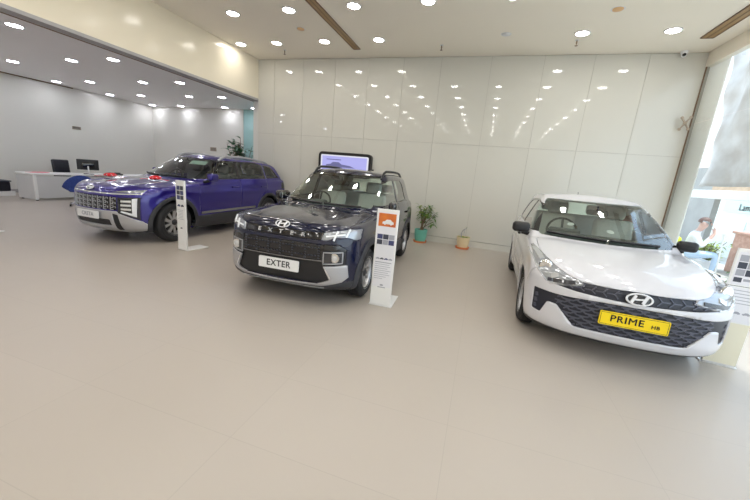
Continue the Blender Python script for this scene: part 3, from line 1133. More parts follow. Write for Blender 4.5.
# ---- hatchback, white
SP_N = dict(
    W=.84, zb=.17, len=3.05, yf0=-.82, wb=2.45, wx=.735, wheel=(.300, .175, .195), arch=.345, zw=.305,
    yf=[(.08, -.55), (.17, -.66), (.25, -.755), (.33, -.785), (.45, -.79), (.60, -.785), (.68, -.775), (.74, -.745), (.79, -.68), (.86, -.50), (1.0, -.2)],
    sweep=(.24, 4.2, .10),
    ws=[(.1, .72), (.2, .79), (.3, .818), (.45, .832), (.62, .838), (.78, .832), (.90, .815), (1.0, .79), (1.1, .75), (1.3, .72)],
    taper=[(-.9, .955), (-.3, .985), (.2, 1.), (2.2, 1.), (2.8, .98), (3.2, .94)],
    zt=[(-.9, .71), (-.76, .755), (-.68, .795), (-.5, .85), (-.2, .905), (.1, .945), (.4, .975), (.8, .98), (1.5, .985), (2.4, 1.01), (3.2, 1.03)],
    crown=.05, kc=.075, kt=.045,
    yr=[(.1, 2.80), (.22, 2.95), (.4, 3.03), (.7, 3.05), (.95, 3.03), (1.12, 2.98), (1.3, 2.9)], rsweep=.10,
    wind=[(.85, .02), (.95, .22), (1.1, .50), (1.25, .82), (1.36, 1.07), (1.44, 1.28), (1.5, 1.45)], wsweep=.20, wslope=.48,
    rearg=[(.9, 3.02), (1.1, 2.96), (1.3, 2.84), (1.5, 2.68), (1.7, 2.5)],
    wg=[(.8, .81), (.96, .80), (1.1, .755), (1.25, .69), (1.4, .615), (1.55, .54)], gtaper=[(0, .93), (.6, .985), (1.2, 1.), (2.0, 1.), (3.0, .92)],
    roof=[(.8, 1.42), (1.1, 1.45), (1.5, 1.48), (2.0, 1.48), (2.6, 1.44), (3.0, 1.40)], rcrown=.045, kp=.05, kr=.045,
    flares=[(0, .305, .36, .012, .09), (2.45, .305, .36, .014, .09)],
    creases=[(.74, .1, 2.7, .010, .05), (.42, .5, 2.0, -.012, .08)], cslope=.03,
    ridges=[(.40, .010, .13, -.55, .40)], rslope=.18,
    cab=(.36, 2.85), zdash=.955, seaty=1.12, irm=(.95, 1.27))

def build_nios(pose):
    root = thing('hatchback', 'white hatchback with black honeycomb grille and yellow PRIME plate, near the glass on the right', 'car', (pose[0], pose[1], 0), pose[2])
    S = SP_N
    W = M['paint_white']
    c = Car(root, S, W)
    cut_arches(c, S)
    c.panel('windscreen', rpoly([(-.70, .972), (.70, .972), (.58, 1.395), (-.58, 1.395)], .05, 4), 'f', M['glass'], thick=0, lim=lambda q: q.z > .93 and q.y > .1 and q.y < 1.5)
    common_glass(c, S, [
        ('front_window', [(.60, 1.01), (1.52, 1.02), (1.52, 1.345), (1.22, 1.325), (1.02, 1.27)]),
        ('rear_window', [(1.60, 1.025), (2.36, 1.05), (2.36, 1.22), (2.16, 1.32), (1.60, 1.348)])],
        [('window_trim', [(.50, .995), (2.50, 1.03), (2.46, 1.24), (2.22, 1.345), (1.9, 1.366), (1.4, 1.364), (1.06, 1.305)])], M['glass'])
    c.panel('rear_screen', rpoly([(-.52, 1.04), (.52, 1.04), (.44, 1.34), (-.44, 1.34)], .05), 'r', M['glass'], thick=0)
    D = M['blue_grey']
    # lamps and slim grille band
    for sx in (1, -1):
        f = (lambda q: q) if sx > 0 else mir
        c.panel('headlamp', f(rpoly([(.40, .700), (.60, .655), (.69, .665), (.765, .74), (.805, .84), (.80, .915), (.72, .875), (.62, .81), (.52, .762), (.42, .735)], .012)), 'f', M['lamp_grey'], shift=(0, .004, 0), lim=lambda q: q.y < .1, nmin=.02)
    c.panel('slim_grille', [(-.42, .735), (-.20, .728), (0, .725), (.20, .728), (.42, .735), (.40, .70), (.60, .655), (.45, .64), (.2, .628), (0, .622), (-.2, .628), (-.45, .64), (-.60, .655), (-.40, .70)], 'f', D, shift=(0, .012, 0), lim=lambda q: q.y < -.2)
    gp = [(-.42, .305), (.42, .305), (.585, .475), (.655, .475), (.695, .345), (.765, .355), (.775, .575), (.60, .572), (.3, .592), (0, .598), (-.3, .592), (-.60, .572), (-.775, .575), (-.765, .355), (-.695, .345), (-.655, .475), (-.585, .475)]
    c.panel('main_grille', rpoly(gp, .012, 2), 'f', D, shift=(0, .018, 0), lim=lambda q: q.y < -.2)
    # elongated honeycomb ribs
    core = [(-.43, .31), (.43, .31), (.60, .495), (.60, .565), (.3, .588), (0, .594), (-.3, .588), (-.60, .565), (-.60, .495)]
    bm = bmesh.new()
    hw, hh = .062, .031
    def seg(a, b):
        if in_poly(*a, core) and in_poly(*b, core):
            c.add_strip(bm, [a, b], 'f', .011, .006, shift=(0, .014, 0), step=.05)
    for j in range(-1, 12):
        for i in range(-9, 10):
            cx = i * hw * 2 + (hw if j % 2 else 0)
            cz = .305 + j * hh * .98
            if not (-.72 < cx < .72):
                continue
            L_, R_ = (cx - hw * .62, cz), (cx + hw * .62, cz)
            seg(L_, R_)
            seg(R_, (cx + hw, cz + hh * .98 * .5))
            seg((cx + hw, cz + hh * .49), (cx + hw * 1.38, cz + hh * .98))
            seg(L_, (cx - hw, cz + hh * .49))
            seg((cx - hw, cz + hh * .49), (cx - hw * 1.38, cz + hh * .98))
    obj('grille_honeycomb', bm, M['grille_line'], root, smooth=True, angle=35)
    for sx in (1, -1):
        bm = bmesh.new()
        for k in range(5):
            u = .14 + k * .085
            c.add_strip(bm, [(sx * (u), .645 + .004 * k), (sx * (u + .03), .68), (sx * u, .715)], 'f', .01, .006, shift=(0, .009, 0), step=.05)
            c.add_strip(bm, [(sx * (u + .03), .68), (sx * (u + .085), .68)], 'f', .01, .006, shift=(0, .009, 0), step=.05)
        obj('slim_grille_ribs', bm, M['grille_line'], root, smooth=True, angle=35)
    for sx in (1, -1):
        # corner day lights: small chips in the black arm
        for k in range(3):
            c.strip('corner_light', [(sx * .735, .38 + k * .055), (sx * .742, .415 + k * .055)], 'f', .03, .004, M['grille_line'], shift=(0, .014, 0))
        # lamp internals
        p, n = c.hit(sx * .70, .79, 'f')
        bm = bmesh.new()
        add_lathe(bm, [(.062, .0), (.060, -.02), (.045, -.028), (.0005, -.016)], 24, 'y')
        o = obj('projector', bm, M['chrome'], root, smooth=True, angle=40)
        o.location = p + Vector((-sx * .0, .012, -.005))
        o.rotation_euler = (0, 0, sx * .5)
        c.strip('lamp_reflector', [(sx * .725, .83), (sx * .775, .885)], 'f', .05, .006, M['lens'])
        c.strip('lamp_reflector', [(sx * .47, .712), (sx * .68, .685)], 'f', .036, .005, M['lens_dark'])
        c.strip('lamp_reflector', [(sx * .60, .745), (sx * .655, .72)], 'f', .05, .005, M['lens'])
        c.strip('lamp_edge', [(sx * .60, .662), (sx * .69, .672), (sx * .765, .745), (sx * .82, .86)], 'f', .014, .005, M['lens'])
    # shut panels
    c.panel('bonnet', rpoly([(-.40, -.755), (.40, -.755), (.58, -.66), (.70, -.42), (.735, 0), (.725, .37), (-.725, .37), (-.735, 0), (-.70, -.42), (-.58, -.66)], .04), 't', W, gap=.005, lim=lambda q: q.y < .45 and q.z > .70)
    for sg in (1, -1):
        c.panel('front_door', rpoly([(.50, .30), (1.555, .28), (1.555, 1.01), (.55, .99), (.47, .75)], .05), 's', W, sg, gap=.005)
        c.panel('rear_door', rpoly([(1.565, .28), (2.02, .30), (2.14, .52), (2.36, .68), (2.48, .78), (2.48, 1.03), (1.565, 1.015)], .04), 's', W, sg, gap=.005)
        c.panel('tail_lamp', rpoly([(2.86, .72), (3.2, .72), (3.2, .98), (2.80, .95)], .02), 's', M['red_lens'], sg)
        # fender corner of the bumper: shut line between bumper and wing
        c.cut([(-.345, .60), (-.34, .60), (-.52, .80), (-.526, .80)], 's', sg).free()
    c.panel('front_lip', [(-.9, .02), (.9, .02), (.9, .235), (.62, .222), (0, .215), (-.62, .222), (-.9, .235)], 'f', M['black'], lim=lambda q: q.y < -.3)
    handles(c, root, (1.40, 2.30), .84, M['black'])
    p, n = c.hit(0, .675, 'f')
    emblem(root, p + n * .012, -math.asin(n.z) * .6, .185)
    p, n = c.hit(0, .47, 'f')
    pl = plate(root, (0, p.y - .006, .470), R(-2), .51, .122, M['yellow_plate'], '', .1)
    text_mesh('plate_lettering', 'PRIME', .082, M['ink'], pl, (-.05, -.008, .004), (PI / 2, 0, 0), .0012, .001, stretch=1.06, space=1.12)
    text_mesh('plate_lettering', 'HB', .042, M['ink'], pl, (.158, -.008, -.010), (PI / 2, 0, 0), .0008, .001, stretch=1.1)
    bm = bmesh.new()
    for a, b in (((-.245, -.052), (.245, -.052)), ((.245, -.052), (.245, .052)), ((.245, .052), (-.245, .052)), ((-.245, .052), (-.245, -.052))):
        add_tube(bm, [(a[0], -.0065, a[1]), (b[0], -.0065, b[1])], .0016, 4)
    obj('plate_border', bm, M['ink'], pl)
    c.body()
    for sg in (1, -1):
        door_mirror(root, (.895 if sg < 0 else .84, .58, 1.02), sg, M['black'], 'black door mirror', .82 if sg < 0 else .74)
    wipers(c, root, [((-.60, 1.0), (-.02, .992)), ((.02, 1.0), (.52, .99))])
    add_wheels(root, S, 'cover', M['wheel_silver'], M['alloy_dark'])
    cabin(root, S, M['seat'])
    # two round white discs just inside the windscreen
    for u, v in ((-.34, 1.13), (.06, 1.10)):
        p, n = c.hit(u, v, 'f')
        bm = bmesh.new()
        add_lathe(bm, [(.0005, 0), (.038, 0), (.038, .002), (.0005, .002)], 20, 'z')
        o = obj('windscreen_disc', bm, M['white_plate'], root)
        o.location = p - n * .012
        o.rotation_euler = n.to_track_quat('Z', 'Y').to_euler()
    bm = bmesh.new()
    add_tube(bm, [(0.0, 2.2, 1.44), (0.02, 2.34, 1.50)], .006, 6)
    obj('aerial', bm, M['black'], root)
    return root

# ---- larger SUV, violet blue
SP_C = dict(
    W=.89, zb=.20, len=3.48, yf0=-.88, wb=2.61, wx=.775, wheel=(.345, .205, .225), arch=.405, zw=.345,
    yf=[(.10, -.55), (.2, -.70), (.28, -.80), (.38, -.83), (.52, -.84), (.70, -.835), (.82, -.82), (.90, -.77), (.97, -.68), (1.1, -.4)],
    sweep=(.40, 3.6, .12),
    ws=[(.1, .76), (.22, .84), (.32, .868), (.45, .878), (.66, .885), (.84, .882), (.98, .868), (1.08, .845), (1.18, .81), (1.35, .78)],
    taper=[(-.9, .93), (-.5, .965), (-.1, .995), (.2, 1.), (2.4, 1.), (3.0, .98), (3.6, .93)],
    zt=[(-.9, .895), (-.76, .925), (-.6, .96), (-.3, .995), (0, 1.025), (.35, 1.06), (.8, 1.085), (1.6, 1.10), (2.6, 1.14), (3.5, 1.16)],
    crown=.05, kc=.08, kt=.055,
    yr=[(.1, 3.15), (.22, 3.30), (.4, 3.42), (.7, 3.48), (.95, 3.46), (1.15, 3.42), (1.3, 3.36)], rsweep=.12,
    wind=[(.9, .12), (1.05, .36), (1.2, .62), (1.4, .98), (1.5, 1.19), (1.6, 1.42)], wsweep=.20, wslope=.52,
    rearg=[(.9, 3.46), (1.15, 3.42), (1.3, 3.32), (1.5, 3.12), (1.6, 3.0), (1.7, 2.85)],
    wg=[(.8, .86), (1.08, .84), (1.2, .80), (1.35, .75), (1.5, .69), (1.65, .63)], gtaper=[(0, .93), (.6, .98), (1.2, 1.), (2.2, 1.), (3.4, .90)],
    roof=[(.8, 1.47), (1.1, 1.53), (1.5, 1.575), (2.0, 1.585), (2.6, 1.555), (3.2, 1.50)], rcrown=.05, kp=.05, kr=.06,
    flares=[(0, .345, .43, .024, .08), (2.61, .345, .43, .024, .08)],
    creases=[(.86, .2, 3.1, .012, .05), (.55, .5, 2.1, -.018, .10)],
    ridges=[(.52, .020, .10, -.75, .35), (0., .010, .25, -.78, .35)], rslope=.10,
    cab=(.46, 3.2), zdash=1.03, seaty=1.25, irm=(1.05, 1.40))

def build_creta(pose):
    root = thing('large_suv', 'violet blue SUV with silver roof rails and silver bumper, farthest left of the cars', 'car', (pose[0], pose[1], 0), pose[2])
    S = SP_C
    B = M['paint_blue']
    c = Car(root, S, B, .028)
    cut_arches(c, S, .465, M['cladding'])
    c.panel('windscreen', rpoly([(-.69, 1.095), (.69, 1.095), (.60, 1.495), (-.60, 1.495)], .05, 4), 'f', M['glass'], thick=0, lim=lambda q: q.z > 1.0 and q.y > .2 and q.y < 1.6)
    common_glass(c, S, [
        ('front_window', [(.66, 1.125), (1.60, 1.14), (1.60, 1.475), (1.30, 1.455), (1.10, 1.40)]),
        ('rear_window', [(1.69, 1.14), (2.48, 1.16), (2.44, 1.44), (2.30, 1.47), (1.69, 1.478)]),
        ('quarter_window', [(2.64, 1.17), (3.10, 1.19), (2.86, 1.40), (2.62, 1.43)])],
        [('window_trim', [(.54, 1.105), (2.57, 1.14), (2.54, 1.45), (2.3, 1.495), (1.3, 1.49), (1.10, 1.44)]),
         ('quarter_trim', [(2.60, 1.145), (3.18, 1.165), (2.88, 1.435), (2.575, 1.455)])], M['glass'])
    c.panel('rear_screen', rpoly([(-.54, 1.18), (.54, 1.18), (.47, 1.45), (-.47, 1.45)], .05), 'r', M['glass_dark'], thick=0)
    G = M['black_gloss']
    c.panel('light_bar', rpoly([(-.76, .835), (-.5, .822), (.5, .822), (.76, .835), (.76, .855), (.5, .842), (-.5, .842), (-.76, .855)], .004), 'f', M['lens'], lim=lambda q: q.y < -.1)
    for sx in (1, -1):
        f = (lambda q: q) if sx > 0 else mir
        c.panel('upper_lamp', f(rpoly([(.40, .850), (.76, .866), (.78, .915), (.56, .89)], .008)), 'f', M['lamp_grey'], lim=lambda q: q.y < -.1, shift=(0, .005, 0))
        c.panel('headlamp', f(rpoly([(.535, .575), (.675, .525), (.675, .755), (.535, .75)], .012)), 'f', M['lens_dark'], lim=lambda q: q.y < -.1, shift=(0, .014, 0), nmin=.02)
        c.panel('day_light', f(rpoly([(.675, .525), (.56, .566), (.55, .545), (.715, .47), (.725, .775), (.675, .765)], .004)), 'f', M['lens_white'], lim=lambda q: q.y < -.1, nmin=.02)
        c.panel('lamp_surround', f([(.515, .53), (.745, .42), (.752, .79), (.515, .775)]), 'f', M['cladding'], lim=lambda q: q.y < -.05, shift=(0, .004, 0), nmin=.02)
        c.panel('bumper_blade', f(rpoly([(.445, .52), (.515, .50), (.545, .25), (.465, .24)], .01)), 'f', M['black'], lim=lambda q: q.y < -.1, shift=(0, -.004, 0))
    c.panel('grille', rpoly([(-.51, .575), (.51, .575), (.51, .785), (-.51, .785)], .02), 'f', G, lim=lambda q: q.y < -.3, shift=(0, .014, 0))
    c.panel('air_slot', rpoly([(-.41, .315), (.41, .315), (.39, .42), (-.39, .42)], .02), 'f', M['black'], lim=lambda q: q.y < -.3, shift=(0, .018, 0))
    c.panel('silver_bumper', [(-.5, .56), (.5, .56), (.53, .53), (.76, .40), (.80, .35), (.81, .25), (.70, .225), (.5, .21), (-.5, .21), (-.70, .225), (-.81, .25), (-.80, .35), (-.76, .40), (-.53, .53)], 'f', M['silver'], lim=lambda q: q.y < -.28, lift=.004, label='silver bumper')
    c.panel('front_valance', [(-.95, .05), (.95, .05), (.95, .36), (.80, .345), (.81, .25), (.70, .228), (.5, .213), (-.5, .213), (-.70, .228), (-.81, .25), (-.80, .345), (-.95, .36)], 'f', M['cladding'], lim=lambda q: q.y < -.2)
    for i in range(-4, 5):
        bm = bmesh.new()
        u = i * .112
        for j in range(3):
            z = .612 + j * .068
            c.add_strip(bm, [(u - .034, z + .030), (u - .034, z - .030), (u + .010, z - .030)], 'f', .014, .006, shift=(0, .010, 0), step=.06)
            c.add_strip(bm, [(u - .034, z), (u + .002, z), (u + .002, z + .018), (u + .036, z + .018), (u + .036, z - .004)], 'f', .011, .006, shift=(0, .010, 0), step=.06)
        obj('grille_insert', bm, M['silver'], root, smooth=True, angle=35)
    for sx in (1, -1):
        for k in range(3):
            z = .595 + k * .058
            c.strip('lamp_cell', [(sx * .55, z + .004 * k), (sx * .662, z - .006 + .008 * k)], 'f', .034, .006, M['lens'], shift=(0, .010, 0))
    c.panel('bonnet', rpoly([(-.72, -.76), (.72, -.76), (.775, -.4), (.785, .44), (-.785, .44), (-.775, -.4)], .06), 't', B, gap=.006, lim=lambda q: q.y < .5 and q.z > .88)
    for sg in (1, -1):
        c.panel('side_cladding', [(.36, .10), (2.3, .10), (2.3, .42), (2.2, .46), (.45, .42), (.36, .40)], 's', M['cladding'], sg, lift=.01)
        c.strip('sill_trim', [(.55, .475), (2.1, .50)], 's', .05, .010, M['chrome_dark'], sg)
        c.panel('front_door', rpoly([(.54, .45), (1.645, .47), (1.645, 1.125), (.58, 1.10), (.52, .85)], .05), 's', B, sg, gap=.005)
        c.panel('rear_door', rpoly([(1.655, .47), (2.13, .48), (2.22, .62), (2.40, .80), (2.58, .88), (2.58, 1.15), (1.655, 1.13)], .04), 's', B, sg, gap=.005)
        c.panel('tail_lamp', rpoly([(3.16, .90), (3.6, .88), (3.6, 1.08), (3.20, 1.06)], .02), 's', M['lens_dark'], sg)
        c.panel('rear_corner_cladding', [(3.0, .10), (3.6, .10), (3.6, .55), (3.05, .50)], 's', M['cladding'], sg)
        bm = bmesh.new()
        pts = []
        for i in range(17):
            t = i / 16
            y = 1.30 + 1.65 * t
            p, n = c.hit(sg * .575, y, 't')
            lift = .05 * min(1, math.sin(PI * t) * 3.2)
            pts.append((p + Vector((0, 0, lift - .012)), t))
        P = [q for q, t in pts]
        for k in range(len(P) - 1):
            pass
        add_tube(bm, P, [.030 if q[1] < .62 else .022 for q in pts], 8)
        obj('roof_rail', bm, M['silver'], root, smooth=True, angle=60)['label'] = 'silver roof rail'
    handles(c, root, (1.46, 2.40), .955, B)
    p, n = c.hit(0, .885, 'f')
    emblem(root, p + n * .012, -math.asin(n.z), .15)
    p, n = c.hit(0, .48, 'f')
    pl = plate(root, (0, p.y - .022, .475), R(-3), .50, .12, M['white_plate'], '', .1)
    text_mesh('plate_lettering', 'CRETA', .085, M['print_grey'], pl, (0, -.008, 0), (PI / 2, 0, 0), .0012, .001)
    c.body()
    for sg in (1, -1):
        folded_mirror(root, (.935, .80, 1.15) if sg > 0 else (.905, 1.12, 1.15), sg, B)
    wipers(c, root, [((-.65, 1.115), (-.05, 1.105)), ((-.02, 1.112), (.52, 1.102))])
    add_wheels(root, S, 'blade', M['alloy'], M['alloy_dark'])
    cabin(root, S, M['seat_dark'])
    # sheet of paper tucked inside the top of the windscreen
    p, n = c.hit(.30, 1.42, 'f')
    bm = bmesh.new()
    add_box(bm, (0, 0, 0), (.34, .16, .003))
    o = obj('windscreen_sheet', bm, M['print_mint'], root)
    o.location = p - n * .02
    o.rotation_euler = n.to_track_quat('Z', 'Y').to_euler()
    bm = bmesh.new()
    p, n = c.hit(0, 2.75, 't')
    add_prism(bm, [(2.70, p.z - .01), (2.90, p.z - .02), (2.90, p.z + .055)], .03, 'yz')
    obj('shark_fin', bm, B, root, smooth=True, angle=40)
    return root, c
# ------------------------------------------------------------------ the room
X0, X1 = -13.5, 3.48            # far annex wall, glass facade
YF, YB, YA = -5.6, 8.01, 11.1   # behind the viewer, panelled wall, annex back wall
H, HA, XB, ZB = 4.10, 3.40, -6.0, 3.11

def build_room():
    struct(box('floor', ((X0 + X1) / 2 - .1, (YF + YA) / 2, -.06), (X1 - X0 + .6, YA - YF + .6, .12), M['floor']))
    struct(box('ceiling', ((XB + X1 + .14) / 2, (YF + YB) / 2, H + .06), (X1 - XB + .14, YB - YF + .4, .12), M['ceiling']))
    struct(box('ceiling_annex', ((X0 + XB) / 2 - .1, (YF + YA) / 2, HA + .06), (XB - X0 - .15, YA - YF + .4, .12), M['annex_ceiling']))
    # back wall: back-painted glass panels with open joints
    bm = bmesh.new()
    add_box(bm, ((XB + X1) / 2 + .1, YB + .16, H / 2), (X1 - XB + .2, .2, H + .05))
    for f in bm.faces:
        f.material_index = 1
    bm.faces.ensure_lookup_table()
    xs = [XB, -5.51, -4.68, -3.81, -2.965, -2.115, -1.27, -.225, .795, 1.69, 2.585, X1]
    g = .0035
    for a, b in zip(xs[:-1], xs[1:]):
        for z0, z1 in ((.145, 2.292), (2.292, H - .004)):
            add_box(bm, ((a + b) / 2, YB + .03, (z0 + z1) / 2), (b - a - 2 * g, .06, z1 - z0 - 2 * g))
            add_box(bm, ((a + b) / 2, YB + .034, (z0 + z1) / 2), (b - a, .05, z1 - z0))
            bm.faces.ensure_lookup_table()
            for f in bm.faces[-6:]:
                f.material_index = 1
    o = struct(obj('wall_back', bm, [M['panel'], M['joint']]))
    struct(box('baseboard_back', ((XB + X1) / 2, YB + .022, .07), (X1 - XB, .06, .138), M['panel']))
    # left beam over the annex opening
    struct(box('beam', (XB - .10, (YF + YB) / 2, (ZB + H) / 2 + .05), (.20, YB - YF + .3, H - ZB + .02), [M['beam']]))
    struct(box('trim_1', (XB - .10, (YF + YB) / 2, ZB + .018), (.206, YB - YF + .3, .05), M['soffit']))
    struct(box('trim_2', (XB - .23, (YF + YB) / 2, ZB + .012), (.05, YB - YF + .3, .04), M['brown']))
    struct(box('wall_annex_side', (XB - .10, (YB + .06 + YA) / 2, HA / 2), (.2, YA - YB - .06, HA), M['annex_wall']))
    struct(box('wall_left', (X0 - .1, (YF + YA) / 2, HA / 2), (.2, YA - YF + .4, HA), M['annex_wall']))
    struct(box('wall_annex_back', (-11.24, YA + .1, HA / 2), (4.52, .2, HA), M['annex_wall']))
    struct(box('wall_annex_glass', (-7.49, YA + .1, HA / 2), (2.98, .16, HA), M['teal']))
    struct(box('wall_front', ((X0 + X1) / 2, YF - .1, H / 2), (X1 - X0 + .4, .2, H), M['ceiling']))
    struct(box('baseboard_left', (X0 + .01, (YF + YA) / 2, .05), (.02, YA - YF, .10), M['soffit']))
    struct(box('trim_3', (X0 + .02, 3., HA - .012), (.05, 10.5, .025), M['brown']))
    # glass facade on the right
    ys = [YB, 5.35, 2.7, .05, -2.6, YF]
    k = 0
    for a, b in zip(ys[:-1], ys[1:]):
        for z0, z1 in ((.06, 2.87), (2.88, 3.86)):
            k += 1
            bm = bmesh.new()
            r = [bm.verts.new(p) for p in ((X1, a - .006, z0), (X1, b + .006, z0), (X1, b + .006, z1), (X1, a - .006, z1))]
            bm.faces.new(r)
            struct(obj('window_%d' % k, bm, M['pane']))
        struct(box('trim_joint', (X1, b, 1.96), (.012, .012, 3.8), M['joint']))
    struct(box('trim_sill', (X1 + .01, (YF + YB) / 2, .03), (.07, YB - YF, .06), M['steel']))
    struct(box('trim_header', (X1 + .03, (YF + YB) / 2, 3.99), (.10, YB - YF, .26), M['ceiling']))
    struct(box('trim_corner', (X1 - .004, YB - .01, 2.0), (.014, .02, 4.1), M['brown']))

    # ---- ceiling fittings
    base = thing('ceiling_light', '', 'ceiling light', (0, 0, H))
    bm = bmesh.new()
    add_lathe(bm, [(.098, -.006), (.098, -.012), (.116, -.012), (.122, -.004), (.122, 0)], 32)
    obj('rim', bm, M['white_plastic'], base, smooth=True, angle=40)
    bm = bmesh.new()
    add_lathe(bm, [(.0005, -.010), (.098, -.010), (.098, -.004)], 32)
    obj('diffuser', bm, M['lamp'], base)
    xs = [-5.72, -4.78, -3.62, -2.42, -1.21, 0., 1.20, 2.48]
    rows = [7.0, 5.64, 4.27, 2.90, 1.53, .16, -1.21, -2.58, -3.95]
    names = {(-5.72, 7.0): 'round downlight in the row by the panelled wall, leftmost, beside the cream beam',
             (-4.78, 7.0): 'round downlight in the row by the panelled wall, second from the cream beam',
             (-3.62, 7.0): 'round downlight in the row by the panelled wall, just left of the bronze slot end',
             (-2.42, 7.0): 'round downlight in the row by the panelled wall, just right of the bronze slot end',
             (1.20, 7.0): 'round downlight above the white hatchback, left of the two',
             (2.48, 7.0): 'round downlight above the white hatchback, right one beside the corner slot',
             (-4.78, 5.64): 'round downlight in the nearer ceiling row, leftmost near the cream beam',
             (-3.62, 5.64): 'round downlight in the nearer ceiling row, just left of the bronze slot',
             (-2.42, 5.64): 'round downlight in the nearer ceiling row, just right of the bronze slot',
             (-1.21, 5.64): 'round downlight cut by the top edge of the photo'}
    first = True
    for y in rows:
        for x in xs:
            if (y == 7.0 and x in (0., -1.21)) or (x == -5.72 and y < 7):
                continue
            lab = names.get((x, y), 'round recessed downlight in the cream ceiling nearer than the rows in view')
            if first:
                o = base
                o.location = (x, y, H)
                o['label'] = lab
                first = False
            else:
                o = dup(base, (x, y, H), None, lab)
            o['group'] = 'downlights in the cream showroom ceiling'
    ab = thing('ceiling_light', '', 'ceiling light', (0, 0, HA))
    bm = bmesh.new()
    add_lathe(bm, [(.105, -.006), (.105, -.014), (.122, -.014), (.128, -.004), (.128, 0)], 28)
    obj('rim', bm, M['white_plastic'], ab, smooth=True, angle=40)
    bm = bmesh.new()
    add_lathe(bm, [(.0005, -.012), (.105, -.012), (.105, -.004)], 28)
    obj('diffuser', bm, M['lamp_cool'], ab)
    first = True
    orders = ['nearest the viewer', 'second from the viewer', 'third from the viewer', 'fourth from the viewer', 'farthest back']
    lines = ['line beside the beam', 'second line from the beam', 'third line from the beam', 'line along the far wall']
    ay = [4.05, 5.70, 7.46, 9.08, 10.76, 2.35, .65, -1.05, -2.75, -4.4]
    for i, x0 in enumerate([-7.95, -9.25, -11.32, -12.78]):
        for j, y in enumerate(ay):
            x = x0 - .055 * (y - 5.7)
            if j < 5 and not ((i, j) in ((1, 0), (2, 0), (3, 0), (3, 1))):
                lab = 'downlight in the grey annex ceiling, %s, %s' % (lines[i], orders[j])
            else:
                lab = 'downlight in the grey annex ceiling, out of view to the left'
            if first:
                o = ab
                o.location = (x, y, HA)
                o['label'] = lab
                first = False
            else:
                o = dup(ab, (x, y, HA), None, lab)
            o['group'] = 'downlights in the grey annex ceiling'
    # air slots
    def slot(x, y0, y1, w, lab):
        t = thing('air_slot', lab, 'air vent', (x, (y0 + y1) / 2, H))
        bm = bmesh.new()
        add_box(bm, (0, 0, -.004), (w, y1 - y0, .008))
        obj('slot_panel', bm, M['bronze'], t)
        bm = bmesh.new()
        for sx in (-1, 1):
            add_box(bm, (sx * w / 2, 0, -.008), (.012, y1 - y0, .016))
        add_box(bm, (0, (y1 - y0) / 2, -.008), (w, .012, .016))
        add_box(bm, (0, 0, -.010), (.012, y1 - y0, .006))
        obj('slot_frame', bm, M['brown'], t)
    slot(-3.06, -2.5, 7.46, .15, 'long bronze air slot in the cream ceiling, left of the middle')
    slot(3.08, -2.5, 7.33, .17, 'long bronze air slot in the cream ceiling beside the glass facade')
    # sprinklers
    sp = [((-4.85, 7.43), 'small sprinkler head below the leftmost ceiling lights'), ((-1.21, 7.37), 'small sprinkler head alone over the middle of the panelled wall'), ((1.19, 7.30), 'small sprinkler head below the light above the white hatchback')]
    b0 = None
    for (x, y), lab in sp:
        if b0 is None:
            b0 = thing('sprinkler', lab, 'sprinkler', (x, y, H), 0, 'ceiling sprinklers')
            bm = bmesh.new()
            add_lathe(bm, [(.0005, -.008), (.03, -.008), (.034, 0)], 16)
            obj('escutcheon', bm, M['white_plastic'], b0, smooth=True, angle=40)
            bm = bmesh.new()
            add_lathe(bm, [(.010, 0), (.010, -.04), (.016, -.045), (.006, -.06), (.006, -.085), (.026, -.088), (.026, -.092), (.0005, -.092)], 14)
            obj('sprinkler_nozzle', bm, M['brown'], b0, smooth=True, angle=40)
        else:
            dup(b0, (x, y, H), None, lab)
    # ceiling discs: two orange ones, one white one
    M['orange'] = mat('orange disc', (.80, .50, .24), .5)
    for (x, y), m, lab in (((-3.82, 6.38), M['orange'], 'small orange ceiling disc beside the bronze slot'),
                           ((1.46, 6.20), M['orange'], 'small orange ceiling disc above the white hatchback'),
                           ((-.02, 6.95), M['white_plastic'], 'white round ceiling speaker between the downlights, unlit')):
        t = thing('smoke_detector' if m is M['orange'] else 'ceiling_speaker', lab, 'detector' if m is M['orange'] else 'speaker', (x, y, H))
        bm = bmesh.new()
        add_lathe(bm, [(.0005, -.018), (.05, -.016), (.068, -.010), (.072, 0)], 28)
        obj('cover_disc', bm, m, t, smooth=True, angle=40)
        bm = bmesh.new()
        add_lathe(bm, [(.072, -.001), (.082, -.005), (.090, 0)], 28)
        obj('ring', bm, M['white_plastic'], t, smooth=True, angle=40)
    # dome camera
    t = thing('security_camera', 'white dome security camera with a black eye at the top of the panelled wall', 'camera', (3.06, 7.93, H))
    bm = bmesh.new()
    add_lathe(bm, [(.055, 0), (.055, -.03), (.046, -.042), (.0005, -.042)], 20)
    obj('camera_base', bm, M['white_plastic'], t, smooth=True, angle=40)
    bm = bmesh.new()
    bmesh.ops.create_uvsphere(bm, u_segments=18, v_segments=12, radius=.042)
    o = obj('camera_ball', bm, M['white_plastic'], t, smooth=True)
    o.location = (0, 0, -.062)
    bm = bmesh.new()
    add_lathe(bm, [(.026, 0), (.026, -.02), (.0005, -.026)], 16, 'y')
    o = obj('camera_eye', bm, M['black_gloss'], t, smooth=True, angle=40)
    o.location = (-.006, -.024, -.068)
    # spider fitting on the glass corner
    t = thing('glass_mount', 'four-armed metal spider fitting holding the corner of the facade glass', 'fitting', (X1 - .14, 7.88, 2.875), R(62))
    bm = bmesh.new()
    add_lathe(bm, [(.0005, -.035), (.03, -.03), (.03, .02), (.0005, .025)], 16, 'x')
    obj('hub', bm, M['steel'], t, smooth=True, angle=40)
